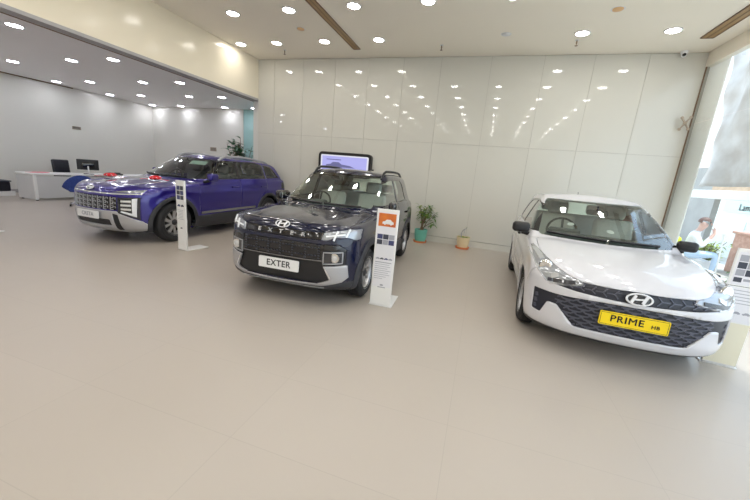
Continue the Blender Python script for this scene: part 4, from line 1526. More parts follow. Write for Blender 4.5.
    for sy in (-1, 1):
        for sz in (-1, 1):
            bm = bmesh.new()
            add_tube(bm, [(0, 0, 0), (-.012, sy * .03, sz * .05), (-.006, sy * .06, sz * .10)], [.018, .014, .012], 8)
            a = obj('arm', bm, M['steel'], t, smooth=True, angle=50)
            bm = bmesh.new()
            add_lathe(bm, [(.0005, -.016), (.026, -.014), (.026, .024), (.0005, .026)], 14, 'x')
            o = obj('clamp_disc', bm, M['steel'], a, smooth=True, angle=40)
            o.location = (-.004, sy * .06, sz * .10)

# ------------------------------------------------------------------ showroom furniture
def info_stand(loc, rz, label, style):
    t = thing('info_stand', label, 'info stand', loc, rz, 'white car information stands')
    w, h, th = .245, 1.13, .028
    box('stand_panel', (0, 0, h / 2 + .008), (w, th, h - .016), M['stand_white'], t, .004, 1)
    box('foot_plate', (0, .19, .006), (w + .03, .40, .012), M['stand_white'], t, .003, 1)
    y = -th / 2 - .0008
    def card(name, u0, v0, u1, v1, m, parent=t, d=0):
        bm = bmesh.new()
        add_box(bm, ((u0 + u1) / 2, y - d, (v0 + v1) / 2), (u1 - u0, .0012, v1 - v0))
        return obj(name, bm, m, parent)
    def car_shape(u, v, s, m, parent, d=.001):
        pts = [(-.5, 0), (-.5, .16), (-.42, .22), (-.28, .25), (-.14, .40), (.20, .41), (.38, .26), (.5, .20), (.5, 0)]
        bm = bmesh.new()
        add_prism(bm, [(u + a * s, v + b * s) for a, b in pts], .0012, 'xz', y - d)
        for k in (-.28, .28):
            add_prism(bm, [(u + (k + .09 * math.cos(2 * PI * i / 12)) * s, v + (.01 + .09 * math.sin(2 * PI * i / 12)) * s) for i in range(12)], .0012, 'xz', y - d)
        return obj('pictured_car', bm, m, parent)
    if style == 'orange':
        sh = card('printed_sheet', -.105, .24, .105, 1.10, M['sheet_white'])
        pic = card('header_picture', -.098, .94, .098, 1.085, M['print_orange'], d=.001)
        car_shape(.01, .968, .125, M['white_plate'], pic, .002)
        for k in range(3):
            for j in range(2):
                card('picture_tile', -.098 + .067 * k, .735 + .062 * j, -.036 + .067 * k, .79 + .062 * j, (M['print_dark'], M['print_grey'], M['print_navy'])[(k + j * 2) % 3], d=.001)
        for k in range(4):
            car_shape(-.073 + .049 * k, .565, .046, (M['print_grey'], M['print_dark'], M['print_navy'], M['print_grey'])[k], t)
        bm = bmesh.new()
        for j in range(9):
            L_ = (.19, .17, .18, .15, .19, .16, .18, .14, .1)[j]
            add_box(bm, (-.098 + L_ / 2, y - .001, .53 - .024 * j), (L_, .001, .005 if j else .009))
        obj('text_lines', bm, M['print_grey'], t)
        bm = bmesh.new()
        add_prism(bm, [(.02 * math.cos(2 * PI * i / 20), .262 + .011 * math.sin(2 * PI * i / 20)) for i in range(20)], .001, 'xz', y - .001)
        add_box(bm, (0, y - .001, .235), (.09, .001, .010))
        obj('logo_mark', bm, M['print_grey'], t)
    elif style == 'blue':
        for j in range(3):
            for k in range(2):
                card('picture_tile', -.09 + .095 * k, .83 + .075 * j, -.005 + .095 * k, .895 + .075 * j, (M['print_navy'], M['print_dark'])[(j + k) % 2])
        car_shape(-.045, .72, .08, M['print_navy'], t)
        car_shape(.05, .72, .08, M['print_dark'], t)
        bm = bmesh.new()
        for j in range(7):
            add_box(bm, (-.01, y, .66 - .024 * j), (.16 - .02 * (j % 3), .001, .005))
        obj('text_lines', bm, M['print_grey'], t)
        bm = bmesh.new()
        add_box(bm, (0, y, .37), (.05, .001, .02))
        obj('logo_mark', bm, M['print_dark'], t)
    else:
        sh = card('printed_sheet', -.108, .80, .108, 1.10, M['sheet_white'])
        for j in range(3):
            for k in range(3):
                card('picture_tile', -.096 + .066 * k, .885 + .066 * j, -.036 + .066 * k, .943 + .066 * j, (M['print_grey'], M['print_dark'])[(j + k) % 2], d=.001)
        card('picture_tile', -.096, .825, -.04, .868, M['print_dark'], d=.001)
        card('text_strip', -.03, .838, .096, .86, M['print_grey'], d=.001)
        card('sheet_edge', -.12, .786, .12, .790, M['print_dark'])
        s2 = card('printed_sheet', -.108, .45, .108, .775, M['sheet_white'])
        bm = bmesh.new()
        for j in range(5):
            add_box(bm, (.0, y - .001, .75 - .03 * j), (.17 - .03 * (j % 2), .001, .006))
        obj('text_lines', bm, M['print_grey'], t)
        for k in range(3):
            car_shape(-.07 + .068 * k, .53, .055, M['print_grey'], t)
        card('cream_panel', -.118, .03, .118, .44, M['print_cream'])
    return t

def leafy(bm, c, d, L, W, fold=.25, droop=.3):
    """one curved leaf from c along d"""
    d = Vector(d).normalized()
    sd = d.cross(Vector((0, 0, 1)))
    if sd.length < .1:
        sd = Vector((1, 0, 0))
    sd.normalize()
    up = sd.cross(d)
    prev = None
    n = 4
    for i in range(n + 1):
        t = i / n
        w = W * math.sin(PI * min(.97, t * .94 + .04)) ** .8
        m = Vector(c) + d * L * t + Vector((0, 0, -droop * L * t * t))
        row = [bm.verts.new(m - sd * w / 2 + up * fold * w / 2), bm.verts.new(m), bm.verts.new(m + sd * w / 2 + up * fold * w / 2)]
        if prev:
            for k in range(2):
                bm.faces.new((prev[k], prev[k + 1], row[k + 1], row[k]))
        prev = row

def pot_plant(name, label, loc, pot_m, r, h, group=None):
    t = thing(name, label, 'potted plant', loc, 0, group)
    bm = bmesh.new()
    add_lathe(bm, [(.0005, .03), (r * .82, .03), (r * .96, h * .5), (r, h * .93), (r * 1.04, h * .93), (r * 1.04, h), (r * .92, h), (r * .90, h * .9), (.0005, h * .9)], 28)
    p = obj('pot', bm, pot_m, t, smooth=True, angle=40)
    bm = bmesh.new()
    add_lathe(bm, [(.0005, h * .905), (r * .9, h * .905)], 28)
    obj('soil', bm, M['soil'], p)
    bm = bmesh.new()
    add_lathe(bm, [(.0005, 0), (r * .98, 0), (r * 1.08, .045), (r * 1.02, .045), (r * .9, .03), (.0005, .03)], 28)
    obj('saucer', bm, M['terracotta'], t, smooth=True, angle=40)
    return t

def build_furniture():
    info_stand((-.945, 3.515, 0), R(2), 'white information stand with an orange picture beside the navy SUV', 'orange')
    info_stand((-4.54, 4.14, 0), R(-7), 'white information stand with blue prints in front of the violet blue SUV', 'blue').scale = (.84, 1, 1)
    info_stand((2.37, 3.76, 0), R(-8), 'cream-bottomed information stand behind the white hatchback at the right edge', 'grey')
    info_stand((-7.66, 3.0, 0), R(14), 'white stand mostly out of frame, only its foot shows at the left edge', 'blue')
    # screen on the panelled wall
    t = thing('display_screen', 'lit lavender display in a rounded black frame on the panelled wall', 'screen', (-3.385, YB - .06, 1.30))
    bm = bmesh.new()
    add_prism(bm, rpoly([(-.71, .04), (.71, .04), (.71, .63), (-.71, .63)], .11, 6), .10, 'xz')
    obj('screen_frame', bm, M['black'], t, smooth=True, angle=40)
    bm = bmesh.new()
    add_prism(bm, rpoly([(-.64, .10), (.64, .10), (.64, .56), (-.64, .56)], .04, 4), .012, 'xz', -.052)
    s = obj('screen_border', bm, M['screen_white'], t)
    bm = bmesh.new()
    add_box(bm, (0, -.060, .33), (1.20, .006, .40))
    obj('screen_panel', bm, M['screen'], s)
    bm = bmesh.new()
    add_prism(bm, [(-.50, .27), (-.48, .32), (-.36, .34), (-.30, .39), (-.14, .39), (-.06, .34), (.16, .32), (.30, .27)], .004, 'xz', -.065)
    obj('pictured_car', bm, M['screen_dark'], s)
    bm = bmesh.new()
    add_box(bm, (-.28, -.064, .45), (.40, .003, .02))
    obj('screen_caption', bm, M['screen_dark'], s)
    # plants in front of the panelled wall
    t = pot_plant('potted_plant', 'bushy green plant in a teal pot behind the navy SUV', (-1.25, 7.76, 0), M['teal_pot'], .15, .31)
    rnd = random.Random(3)
    bm = bmesh.new()
    tips = []
    for k in range(11):
        a = rnd.uniform(0, 2 * PI)
        rr = rnd.uniform(.04, .27)
        top = Vector((rr * math.cos(a) + .04, .55 * rr * math.sin(a), rnd.uniform(.48, .92)))
        add_tube(bm, [(rnd.uniform(-.05, .05), rnd.uniform(-.05, .05), .27), (top.x * .4, top.y * .4, .27 + (top.z - .27) * .55), top], [.011, .009, .005], 6)
        tips.append(top)
    obj('stem', bm, M['bark'], t, smooth=True, angle=60)
    bm, by = bmesh.new(), bmesh.new()
    for q in tips:
        for k in range(20):
            a = rnd.uniform(0, 2 * PI)
            e = rnd.uniform(-.5, .7)
            c = q * rnd.uniform(.86, 1.) + Vector((rnd.uniform(-.05, .05), rnd.uniform(-.04, .04), rnd.uniform(-.10, .06)))
            leafy(by if q.z > .76 and k % 2 else bm, c, (math.cos(a) * math.cos(e), math.sin(a) * math.cos(e) * .7, math.sin(e)), rnd.uniform(.07, .13), rnd.uniform(.03, .05))
    obj('foliage', bm, M['leaf'], t, smooth=True)
    obj('young_foliage', by, M['leaf_yellow'], t, smooth=True)
    t = pot_plant('potted_plant', 'small plant with one bent stem in a cream pot by the panelled wall', (-.26, 7.72, 0), M['cream_pot'], .145, .27)
    bm = bmesh.new()
    add_tube(bm, [(-.05, 0, .24), (-.06, 0, .34), (-.03, 0, .42), (.03, .0, .46), (.05, 0, .50)], [.012, .011, .010, .008, .004], 6)
    add_tube(bm, [(-.01, 0, .44), (.0, -.02, .38), (.015, -.02, .35)], [.006, .005, .003], 6)
    obj('stem', bm, M['print_grey'], t, smooth=True, angle=60)
    bm = bmesh.new()
    for k in range(90):
        a = rnd.uniform(0, 2 * PI)
        rr = rnd.uniform(0, .12)
        leafy(bm, (rr * math.cos(a), rr * math.sin(a), .25), (math.cos(a), math.sin(a), rnd.uniform(.2, .9)), rnd.uniform(.03, .06), .022)
    for k in range(5):
        leafy(bm, (.03, 0, .46 + .01 * k), (rnd.uniform(-1, 1), -.3, .5), .05, .012)
    obj('ground_cover', bm, M['leaf_yellow'], t, smooth=True)
    # tall plant at the back of the annex
    t = thing('potted_plant', 'tall dark green leafy plant by the teal glass at the back of the annex', 'potted plant', (-8.55, 10.45, 0))
    bm = bmesh.new()
    add_lathe(bm, [(.0005, 0), (.20, 0), (.26, .45), (.28, .45), (.28, .50), (.24, .50), (.23, .44), (.0005, .44)], 24)
    obj('pot', bm, M['white_plastic'], t, smooth=True, angle=40)
    bm, bl = bmesh.new(), bmesh.new()
    for k in range(16):
        a = rnd.uniform(0, 2 * PI)
        rr = rnd.uniform(.15, .8)
        top = Vector((rr * math.cos(a) + .15, .5 * rr * math.sin(a) - .1, rnd.uniform(1.6, 2.3)))
        add_tube(bm, [(0, 0, .43), (top.x * .35, top.y * .35, 1.1), top], [.018, .014, .007], 6)
        for q in range(13):
            s_ = rnd.uniform(.55, 1.)
            c = Vector((top.x * s_, top.y * s_, .43 + (top.z - .43) * s_))
            b = rnd.uniform(0, 2 * PI)
            leafy(bl, c, (math.cos(b), math.sin(b), rnd.uniform(-.2, .9)), rnd.uniform(.22, .36), rnd.uniform(.09, .13))
    obj('stem', bm, M['bark'], t, smooth=True, angle=60)
    obj('foliage', bl, M['leaf_dark'], t, smooth=True)
    # annex: reception desk
    def desk(loc, lab, L):
        t = thing('reception_desk', lab, 'desk', loc, 0, 'white reception desks')
        box('side_panel', (0, .02, .35), (.74, .04, .64), M['desk'], t, .004, 1)
        box('side_panel', (0, L - .02, .35), (.74, .04, .64), M['desk'], t, .004, 1)
        box('front_panel', (.35, L / 2, .36), (.03, L - .08, .60), M['desk'], t, .004, 1)
        box('corner_post', (.365, .02, .36), (.05, .06, .66), M['desk_white'], t, .005, 1)
        box('desktop', (0, L / 2, .705), (.80, L + .04, .035), M['desk_white'], t, .006, 1)
        for x in (-.3, .3):
            for y in (.05, L - .05):
                bm = bmesh.new()
                add_lathe(bm, [(.0005, 0), (.025, 0), (.025, .035), (.0005, .035)], 12)
                o = obj('leg', bm, M['black'], t)
                o.location = (x, y, 0)
        return t
    desk((-11.72, 5.80, 0), 'light grey reception desk at the far left with pink papers on it', 1.75)
    desk((-11.72, 7.62, 0), 'light grey reception desk half hidden behind the violet blue SUV', 1.75)
    # papers, monitor, box
    t = thing('paper_stack', 'pink papers lying on the near end of the reception desk', 'papers', (-11.80, 6.06, .7225), R(10))
    for k, (dx, dy, a) in enumerate(((0, 0, 0), (.10, .10, 12), (-.06, .18, -8))):
        o = box('paper_sheet', (dx, dy, .003 + .004 * k), (.21, .30, .004), M['pink'], t)
        o.rotation_euler = (0, 0, R(a))
    def monitor(loc, rz, lab):
        t = thing('monitor', lab, 'monitor', loc, rz)
        box('screen', (0, 0, .28), (.52, .03, .31), M['black'], t, .012, 2)
        box('screen_back', (0, .025, .26), (.30, .035, .18), M['black_gloss'], t, .012, 2)
        bm = bmesh.new()
        add_tube(bm, [(0, .04, .01), (0, .045, .16), (0, .035, .24)], [.022, .02, .02], 8)
        obj('stand_neck', bm, M['white_plastic'], t, smooth=True, angle=40)
        box('stand_base', (0, .02, .006), (.24, .18, .012), M['black'], t, .004, 1)
        return t
    monitor((-11.62, 7.30, .7225), R(-118), 'black monitor seen from the back on the reception desk')
    t = thing('phone', 'small black desk phone on the desk right of the monitor', 'phone', (-11.55, 8.15, .7225))
    box('phone_base', (0, 0, .02), (.16, .18, .04), M['black'], t, .012, 2)
    box('handset', (-.05, 0, .055), (.045, .18, .03), M['black'], t, .012, 2)
    # chairs
    def star_base(t, m):
        for k in range(5):
            a = 2 * PI * k / 5 + .5
            bm = bmesh.new()
            add_tube(bm, [(0, 0, .10), (.27 * math.cos(a), .27 * math.sin(a), .065)], [.024, .016], 8)
            l_ = obj('leg', bm, m, t, smooth=True, angle=50)
            bm = bmesh.new()
            add_lathe(bm, [(.0005, -.018), (.028, -.016), (.028, .016), (.0005, .018)], 12, 'x')
            o = obj('caster', bm, M['black'], l_, smooth=True, angle=40)
            o.location = (.28 * math.cos(a), .28 * math.sin(a), .028)
        bm = bmesh.new()
        add_tube(bm, [(0, 0, .08), (0, 0, .42)], .026, 10)
        obj('gas_lift', bm, m, t, smooth=True, angle=40)
    def tub_chair(loc, rz, lab):
        t = thing('tub_chair', lab, 'chair', loc, rz)
        bm = bmesh.new()
        # curved shell: back taller than the arms
        n, rows = 20, 5
        grid = []
        for i in range(n + 1):
            a = R(-30) + R(240) * i / n
            hh = .40 + .34 * max(0, math.sin(a)) ** 1.2 * .95 + .08
            ring = []
            for j in range(rows + 1):
                f = j / rows
                r = .25 + .09 * f
                ring.append(bm.verts.new((r * math.cos(a) * 1.08, r * math.sin(a), .40 + (hh - .40) * f)))
            grid.append(ring)
        for a, b in zip(grid[:-1], grid[1:]):
            for j in range(rows):
                bm.faces.new((a[j], b[j], b[j + 1], a[j + 1]))
        o = obj('backrest', bm, M['chair_blue'], t, smooth=True)
        md = o.modifiers.new('padding', 'SOLIDIFY')
        md.thickness = .05
        md = o.modifiers.new('round', 'BEVEL')
        md.width = .02
        md.segments = 2
        bm = bmesh.new()
        add_box(bm, (0, -.02, .42), (.50, .50, .10), None, .04, 3)
        obj('seat', bm, M['chair_blue'], t, smooth=True, angle=50)
        star_base(t, M['chrome'])
    tub_chair((-10.05, 6.08, 0), R(-115), 'blue tub chair on a star base in front of the reception desk')
    t = thing('office_chair', 'black office chair behind the reception desk, left of the monitor', 'chair', (-12.7, 7.35, 0), R(90))
    bm = bmesh.new()
    add_box(bm, (0, 0, .48), (.50, .48, .10), None, .04, 3)
    obj('seat', bm, M['chair_black'], t, smooth=True, angle=50)
    bm = bmesh.new()
    add_box(bm, (0, .25, .80), (.46, .09, .54), Matrix.Rotation(R(-6), 3, 'X'), .04, 3)
    obj('backrest', bm, M['chair_black'], t, smooth=True, angle=50)
    star_base(t, M['black'])
    # low bench with black seat at the far left
    t = thing('low_bench', 'low black bench on a pale plinth against the far left wall', 'bench', (-12.98, 5.15, 0))
    box('plinth', (0, 0, .06), (.62, 1.75, .12), M['desk_white'], t, .006, 1)
    box('bench_body', (0, 0, .26), (.54, 1.62, .27), M['chair_black'], t, .03, 3)
    box('bench_top', (0, 0, .405), (.58, 1.66, .03), M['print_dark'], t, .008, 1)
    # wall plates
    for p, s, rz, lab in (((X0 + .008, 8.25, 2.13), (.016, .26, .10), 0, 'dark grey vent plate high on the annex wall above the desk'),
                          ((-10.4, YA - .008, 1.88), (.30, .016, .15), 0, 'grey wall plate at the back of the annex above the blue SUV')):
        t = thing('wall_plate', lab, 'wall plate', p)
        bm = bmesh.new()
        add_box(bm, (0, 0, 0), s, None, .004, 1)
        obj('cover_plate', bm, M['steel'], t, smooth=True, angle=40)
        bm = bmesh.new()
        for k in (-1, 0, 1):
            if s[0] < .1:
                add_box(bm, (.009, 0, k * .025), (.004, s[1] * .8, .010))
            else:
                add_box(bm, (0, -.009, k * .035), (s[0] * .8, .004, .012))
        obj('louvre', bm, M['print_dark'], t)

def rosette(loc, label, n_, s=1.):
    t = thing('ribbon_bow', label, 'ribbon', loc, 0, 'red ribbons on the violet blue bonnet')
    bm = bmesh.new()
    for k in range(9):
        a = 2 * PI * k / 9
        d = Vector((math.cos(a), math.sin(a), 0))
        sd = Vector((-d.y, d.x, 0))
        prev = None
        for i in range(7):
            b = PI * i / 6
            c = d * (.012 + .055 * math.sin(b) ** .8 * (1 if i < 4 else .8)) * s + Vector((0, 0, (.004 + .045 * (1 - math.cos(b)) / 2) * s))
            row = (bm.verts.new(c + sd * .016 * s), bm.verts.new(c - sd * .016 * s))
            if prev:
                bm.faces.new((prev[0], prev[1], row[1], row[0]))
            prev = row
    obj('bow_loops', bm, M['red'], t, smooth=True)
    bm = bmesh.new()
    for sg in (-1, 1):
        prev = None
        for i in range(6):
            c = Vector((sg * (.02 + .028 * i) * s, .012 * math.sin(i) * s, .004 + .004 * (i % 2)))
            row = (bm.verts.new(c + Vector((0, .016 * s, 0))), bm.verts.new(c - Vector((0, .016 * s, 0))))
            if prev:
                bm.faces.new((prev[0], prev[1], row[1], row[0]))
            prev = row
    obj('ribbon_tail', bm, M['red'], t, smooth=True)
    t.rotation_euler = Vector(n_).to_track_quat('Z', 'Y').to_euler()
    return t

# ------------------------------------------------------------------ outside, behind the glass
def person(loc, rz):
    t = thing('person', 'person in white shirt and light blue jeans sitting outside the glass, hands at chin', 'person', loc, rz)
    # seated figure facing -Y, seat height .34
    bm = bmesh.new()
    sl = bm.verts.layers.skin.verify()
    V = {}
    def v(n, co, r, frm=None):
        V[n] = bm.verts.new(co)
        V[n][sl].radius = (r, r * .9)
        if frm:
            bm.edges.new((V[frm], V[n]))
    v('pelvis', (0, .0, .44), .145)
    v('waist', (0, -.02, .58), .125, 'pelvis')
    v('chest', (0, -.05, .76), .150, 'waist')
    v('neck0', (0, -.07, .90), .065, 'chest')
    v('neck', (0, -.10, .96), .052, 'neck0')
    v('head0', (0, -.135, 1.03), .085, 'neck')
    v('head', (0, -.15, 1.12), .095, 'head0')
    for s in (-1, 1):
        k = 'L' if s > 0 else 'R'
        v('hip' + k, (s * .10, -.04, .42), .095, 'pelvis')
        v('thigh' + k, (s * .13, -.24, .45), .080, 'hip' + k)
        v('knee' + k, (s * .14, -.45, .48), .060, 'thigh' + k)
        v('calf' + k, (s * .14, -.45, .28), .055, 'knee' + k)
        v('ankle' + k, (s * .14, -.44, .08), .038, 'calf' + k)
        v('toe' + k, (s * .15, -.62, .04), .036, 'ankle' + k)
        v('sh' + k, (s * .19, -.06, .85), .062, 'chest')
        v('el' + k, (s * .24, -.20, .62), .045, 'sh' + k)
        v('wr' + k, (s * .07, -.33, .90), .028, 'el' + k)
        v('palm' + k, (s * .045, -.31, .97), .030, 'wr' + k)
        for f in range(4):
            a = V['palm' + k].co + Vector((s * (.022 - .015 * f), -.012, .038))
            v('f%d%s' % (f, k), a, .010, 'palm' + k)
            v('g%d%s' % (f, k), a + Vector((-s * .004, .028, .028 + .006 * (f in (1, 2)))), .008, 'f%d%s' % (f, k))
        v('th' + k, V['palm' + k].co + Vector((-s * .026, .018, .012)), .010, 'palm' + k)
        v('ti' + k, V['palm' + k].co + Vector((-s * .034, .034, .036)), .008, 'th' + k)
    V['pelvis'][sl].use_root = True
    me = bpy.data.meshes.new('body')
    bm.to_mesh(me)
    bm.free()
    o = link(bpy.data.objects.new('body', me), None)
    md = o.modifiers.new('skin', 'SKIN')
    md = o.modifiers.new('sub', 'SUBSURF')
    md.levels = md.render_levels = 2
    dg = bpy.context.evaluated_depsgraph_get()
    me2 = bpy.data.meshes.new_from_object(o.evaluated_get(dg))
    bpy.data.objects.remove(o)
    me2.name = 'body'
    me2.materials.clear()
    for m in (M['shirt'], M['jeans'], M['skin'], M['black']):
        me2.materials.append(m)
    for p in me2.polygons:
        c = p.center
        if c.z > .925 and abs(c.x) < .13 or (c.y < -.27 and c.z > .80):
            p.material_index = 2
        elif c.z > .50 and not (c.y < -.30 and c.z < .56):
            p.material_index = 0
        elif c.z < .10:
            p.material_index = 3
        else:
            p.material_index = 1
        p.use_smooth = True
    b = link(bpy.data.objects.new('body', me2), t)
    bm = bmesh.new()
    bmesh.ops.create_uvsphere(bm, u_segments=20, v_segments=12, radius=.100)
    for q in bm.verts:
        q.co = Vector((q.co.x * .92, q.co.y * 1.05, q.co.z))
    bmesh.ops.delete(bm, geom=[q for q in bm.verts if q.co.z < .015 and q.co.y < .03 or q.co.z < -.05], context='VERTS')
    h = obj('hair', bm, M['hair'], t, smooth=True)
    h.location = (0, -.138, 1.125)
    h.rotation_euler = (R(8), 0, 0)
    bm = bmesh.new()
    add_tube(bm, [(0, -.232, 1.115), (0, -.262, 1.08), (0, -.24, 1.07)], [.010, .016, .012], 8)
    obj('nose', bm, M['skin'], t, smooth=True)
    for s in (-1, 1):
        bm = bmesh.new()
        bmesh.ops.create_uvsphere(bm, u_segments=10, v_segments=8, radius=.012)
        e = obj('eye', bm, M['black'], t, smooth=True)
        e.location = (s * .034, -.232, 1.12)
        bm = bmesh.new()
        add_lathe(bm, [(.0005, -.008), (.026, -.008), (.032, .004), (.018, .008), (.0005, .004)], 12, 'x')
        e = obj('ear', bm, M['skin'], t, smooth=True)
        e.location = (s * .093, -.135, 1.09)
    return t

def shrub(name, label, loc, r, h, n, m, seed, cat='shrub', leaf=.12):
    t = thing(name, label, cat, loc)
    rnd = random.Random(seed)
    bm, bl = bmesh.new(), bmesh.new()
    for k in range(n):
        a = rnd.uniform(0, 2 * PI)
        rr = r * rnd.uniform(.1, 1)
        top = Vector((rr * math.cos(a), rr * math.sin(a), h * rnd.uniform(.55, 1)))
        add_tube(bm, [(0, 0, 0), (top.x * .4, top.y * .4, top.z * .6), top], [.02, .014, .006], 5)
        for q in range(16):
            s_ = rnd.uniform(.45, 1.)
            c = Vector((top.x * s_, top.y * s_, top.z * s_)) + Vector((rnd.uniform(-1, 1), rnd.uniform(-1, 1), rnd.uniform(-1, 1))) * r * .18
            b = rnd.uniform(0, 2 * PI)
            leafy(bl, c, (math.cos(b), math.sin(b), rnd.uniform(-.4, .8)), leaf * rnd.uniform(.7, 1.3), leaf * .4)
    obj('stem', bm, M['bark'], t, smooth=True, angle=60)
    obj('foliage', bl, m, t, smooth=True)

def build_outside():
    struct(box('ground_outside', (14, 6, -.10), (21, 40, .14), M['ext_ground']))
    struct(box('trim_frosted_glass', (3.57, 7.83, 2.05), (.02, .60, 4.3), M['ext_pier']))
    # banner hung outside the upper glass
    t = thing('hanging_banner', 'wrinkled translucent banner hanging outside the upper glass', 'banner', (4.12, 7.55, 0))
    bm = bmesh.new()
    n, mm = 26, 26
    rnd = random.Random(5)
    ph = [rnd.uniform(0, 6) for _ in range(8)]
    G = []
    for i in range(n + 1):
        row = []
        for j in range(mm + 1):
            u, v = i / n, j / mm
            y = -.75 + 1.75 * u + .06 * (v - .5)
            z = 1.80 + 2.5 * v
            w = .05 * math.sin(9 * u + 3 * v + ph[0]) + .03 * math.sin(17 * u - 5 * v + ph[1]) + .025 * math.sin(7 * v + 11 * u * v + ph[2])
            row.append(bm.verts.new((w, y, z)))
        G.append(row)
    for a, b in zip(G[:-1], G[1:]):
        for j in range(mm):
            bm.faces.new((a[j], b[j], b[j + 1], a[j + 1]))
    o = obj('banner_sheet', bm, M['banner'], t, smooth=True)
    md = o.modifiers.new('thick', 'SOLIDIFY')
    md.thickness = .002
    box('banner_pole', (.06, .335, 4.32), (.04, 2.62, .04), M['steel'], t)
    for y in (-.95, 1.62):
        bm = bmesh.new()
        add_tube(bm, [(.06, y, -.03), (.06, y, 4.34)], .025, 8)
        obj('banner_post', bm, M['steel'], t, smooth=True, angle=40)
    # white rail at eye level on posts
    t = thing('boundary_rail', 'white horizontal rail across the view outside the glass at eye level', 'rail', (5.1, 8.6, 0))
    box('rail_beam', (0, 0, 1.69), (.20, 9.6, .19), M['ext_white'], t, .01, 1)
    for y in (-4.6, -.55, 4.6):
        box('rail_post', (.03, y, .78), (.10, .10, 1.62), M['ext_white'], t)
    # grey wall, pale shop front, red stone planter, roof
    struct(box('wall_outside', (7.2, 15.6, 1.2), (.3, 4.2, 2.9), M['ext_grey']))
    t = thing('shop_front', 'pale green shop front across the way with dark sign letters', 'building', (7.2, 9.4, 0))
    box('front_wall', (0, 0, .85), (.3, 7.6, 1.9), M['ext_sign'], t)
    box('sign_board', (-.16, 2.0, 1.45), (.05, 3.0, .34), M['print_mint'], t)
    o = text_mesh('sign_lettering', 'Lam',   .26, M['print_grey'], t, (-.20, 2.62, 1.44), (PI / 2, 0, -PI / 2), .002)
    for k, y in enumerate((3.1, 1.4, -.4)):
        box('shop_window', (-.155, y, .60), (.03, 1.3, .9), M['teal_pale'], t)
    box('shop_roof', (.9, 0, 2.0), (2.4, 8.2, .25), M['ext_roof'], t)
    t = thing('stone_planter', 'red stone planter wall outside in front of the shop', 'planter', (5.9, 8.9, 0))
    box('planter_wall', (0, 0, .42), (.5, 1.7, .9), M['ext_brick'], t, .03, 2)
    box('planter_coping', (0, 0, .89), (.58, 1.78, .06), M['ext_brick'], t, .015, 1)
    shrub('shrub', 'bright yellow green shrub behind the person outside', (5.15, 9.55, -.03), .42, .72, 26, M['leaf_yellow'], 1)
    shrub('shrub', 'low green shrub at the foot of the glass by the info stand', (4.55, 7.25, -.03), .26, .40, 18, M['leaf'], 2, leaf=.09)
    shrub('tree', 'light green tree above the tan roof outside', (12.7, 16.2, -.03), 1.7, 3.6, 60, M['leaf_yellow'], 4, 'tree', .3)
    shrub('tree', 'green tree farther right beyond the shop roof', (13.4, 11.1, -.03), 2.0, 4.2, 60, M['leaf'], 6, 'tree', .32)
    t = thing('leaning_pole', 'thin white pole standing outside in front of the shrubs', 'pole', (4.55, 8.0, -.03))
    bm = bmesh.new()
    add_tube(bm, [(0, 0, 0), (.02, .14, .92)], .013, 8)
    obj('pole_shaft', bm, M['ext_white'], t, smooth=True, angle=40)
    bm = bmesh.new()
    add_box(bm, (.02, .14, .95), (.05, .05, .08), None, .01, 2)
    obj('pole_cap', bm, M['ext_white'], t, smooth=True, angle=40)
    t = thing('kerb_seat', 'low concrete kerb the person sits on outside', 'kerb', (4.30, 8.72, -.03))
    box('kerb_block', (0, .03, .17), (.9, .46, .34), M['ext_white'], t, .02, 2)
    person((4.34, 8.70, -.02), R(62))
    t = thing('bag', 'bright yellow bag beside the person outside', 'bag', (4.05, 8.74, .31))
    bm = bmesh.new()
    add_box(bm, (0, 0, .22), (.30, .16, .42), None, .06, 3)
    obj('bag_body', bm, M['hivis'], t, smooth=True, angle=60)
    bm = bmesh.new()
    add_tube(bm, [(-.07, 0, .42), (-.05, 0, .50), (.05, 0, .50), (.07, 0, .42)], .012, 6)
    obj('bag_handle', bm, M['hivis'], t, smooth=True, angle=60)

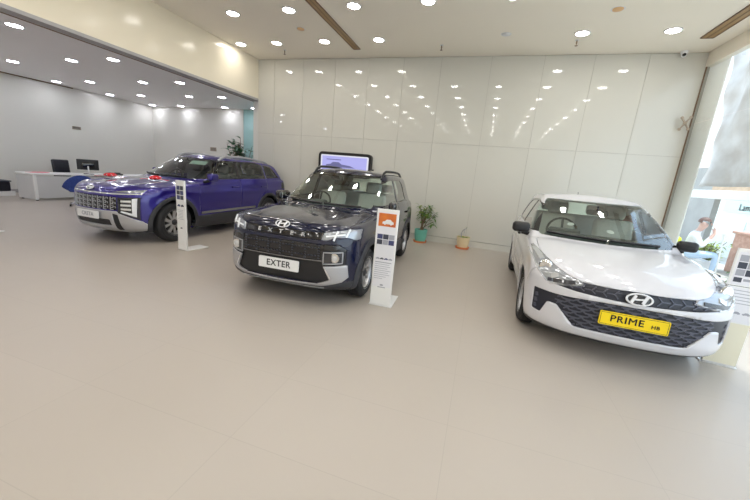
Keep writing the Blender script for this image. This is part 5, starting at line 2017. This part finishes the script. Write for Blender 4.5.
# ------------------------------------------------------------------ light and camera
def build_light():
    w = bpy.data.worlds.new('sky')
    scene.world = w
    w.use_nodes = True
    nt = w.node_tree
    bg = nt.nodes['Background']
    tc = nt.nodes.new('ShaderNodeTexCoord')
    sp = nt.nodes.new('ShaderNodeSeparateXYZ')
    rp = nt.nodes.new('ShaderNodeValToRGB')
    rp.color_ramp.elements[0].color = (.86, .94, 1., 1)
    rp.color_ramp.elements[1].color = (.55, .74, 1., 1)
    rp.color_ramp.elements[1].position = .8
    nt.links.new(tc.outputs['Generated'], sp.inputs[0])
    nt.links.new(sp.outputs['Z'], rp.inputs['Fac'])
    nt.links.new(rp.outputs['Color'], bg.inputs['Color'])
    bg.inputs['Strength'].default_value = SKY
    l = bpy.data.lights.new('sun', 'SUN')
    l.energy = SUN
    l.angle = R(1.5)
    l.color = (1, .96, .88)
    o = bpy.data.objects.new('sun', l)
    col.objects.link(o)
    o.location = (20, 0, 30)
    o.rotation_euler = Vector((.30, -.06, .95)).to_track_quat('Z', 'Y').to_euler()

def build_camera():
    yaw, pitch, roll, f = .293191495, .226306163, .0876722069, 331.912611
    fw = Vector((-math.sin(yaw) * math.cos(pitch), math.cos(yaw) * math.cos(pitch), -math.sin(pitch)))
    r = Vector((math.cos(yaw), math.sin(yaw), 0))
    u = r.cross(fw)
    r2 = r * math.cos(roll) + u * math.sin(roll)
    u2 = -r * math.sin(roll) + u * math.cos(roll)
    m = Matrix((r2, u2, -fw)).transposed().to_4x4()
    m.translation = (0, 0, EYE)
    c = bpy.data.cameras.new('camera')
    c.sensor_width = 36
    c.lens = 36 * f / 750
    c.clip_start = .02
    o = bpy.data.objects.new('camera', c)
    o.matrix_world = m
    col.objects.link(o)
    scene.camera = o

SKY, SUN, EXPO = 1.45, 2.0, .90
setup_materials()
M['print_mint'] = mat('mint paper', (.66, .82, .76), .6)
M['teal_pale'] = mat('pale shop glass', (.74, .80, .78), .2)
build_room()
build_furniture()
build_outside()
build_exter((-2.0, 3.71, .03)).scale = (.968, .968, .968)
build_nios((1.39, 3.945, -.03)).scale = (.985, .985, .985)
cr_pose = (-5.98, 4.56, -.03)
creta, cc = build_creta(cr_pose)
cm = Matrix.Translation((cr_pose[0], cr_pose[1], 0)) @ Matrix.Rotation(cr_pose[2], 4, 'Z')
for (u, v), lab in (((-.55, -.12), 'red ribbon bow on the far side of the violet blue bonnet'), ((.30, .10), 'red ribbon bow near the windscreen of the violet blue SUV')):
    p, n = cc.hit(u, v, 't')
    rosette(cm @ (p + n * .012), lab, cm.to_3x3() @ n, 1.5)
build_light()
build_camera()
vs = scene.view_settings
vs.view_transform = 'Standard'
vs.look = 'None'
vs.exposure = EXPO
vs.gamma = 1
vs.use_curve_mapping = False
scene.cycles.use_denoising = True
scene.cycles.sample_clamp_indirect = 6
scene.cycles.max_bounces = 8
scene.cycles.transparent_max_bounces = 12
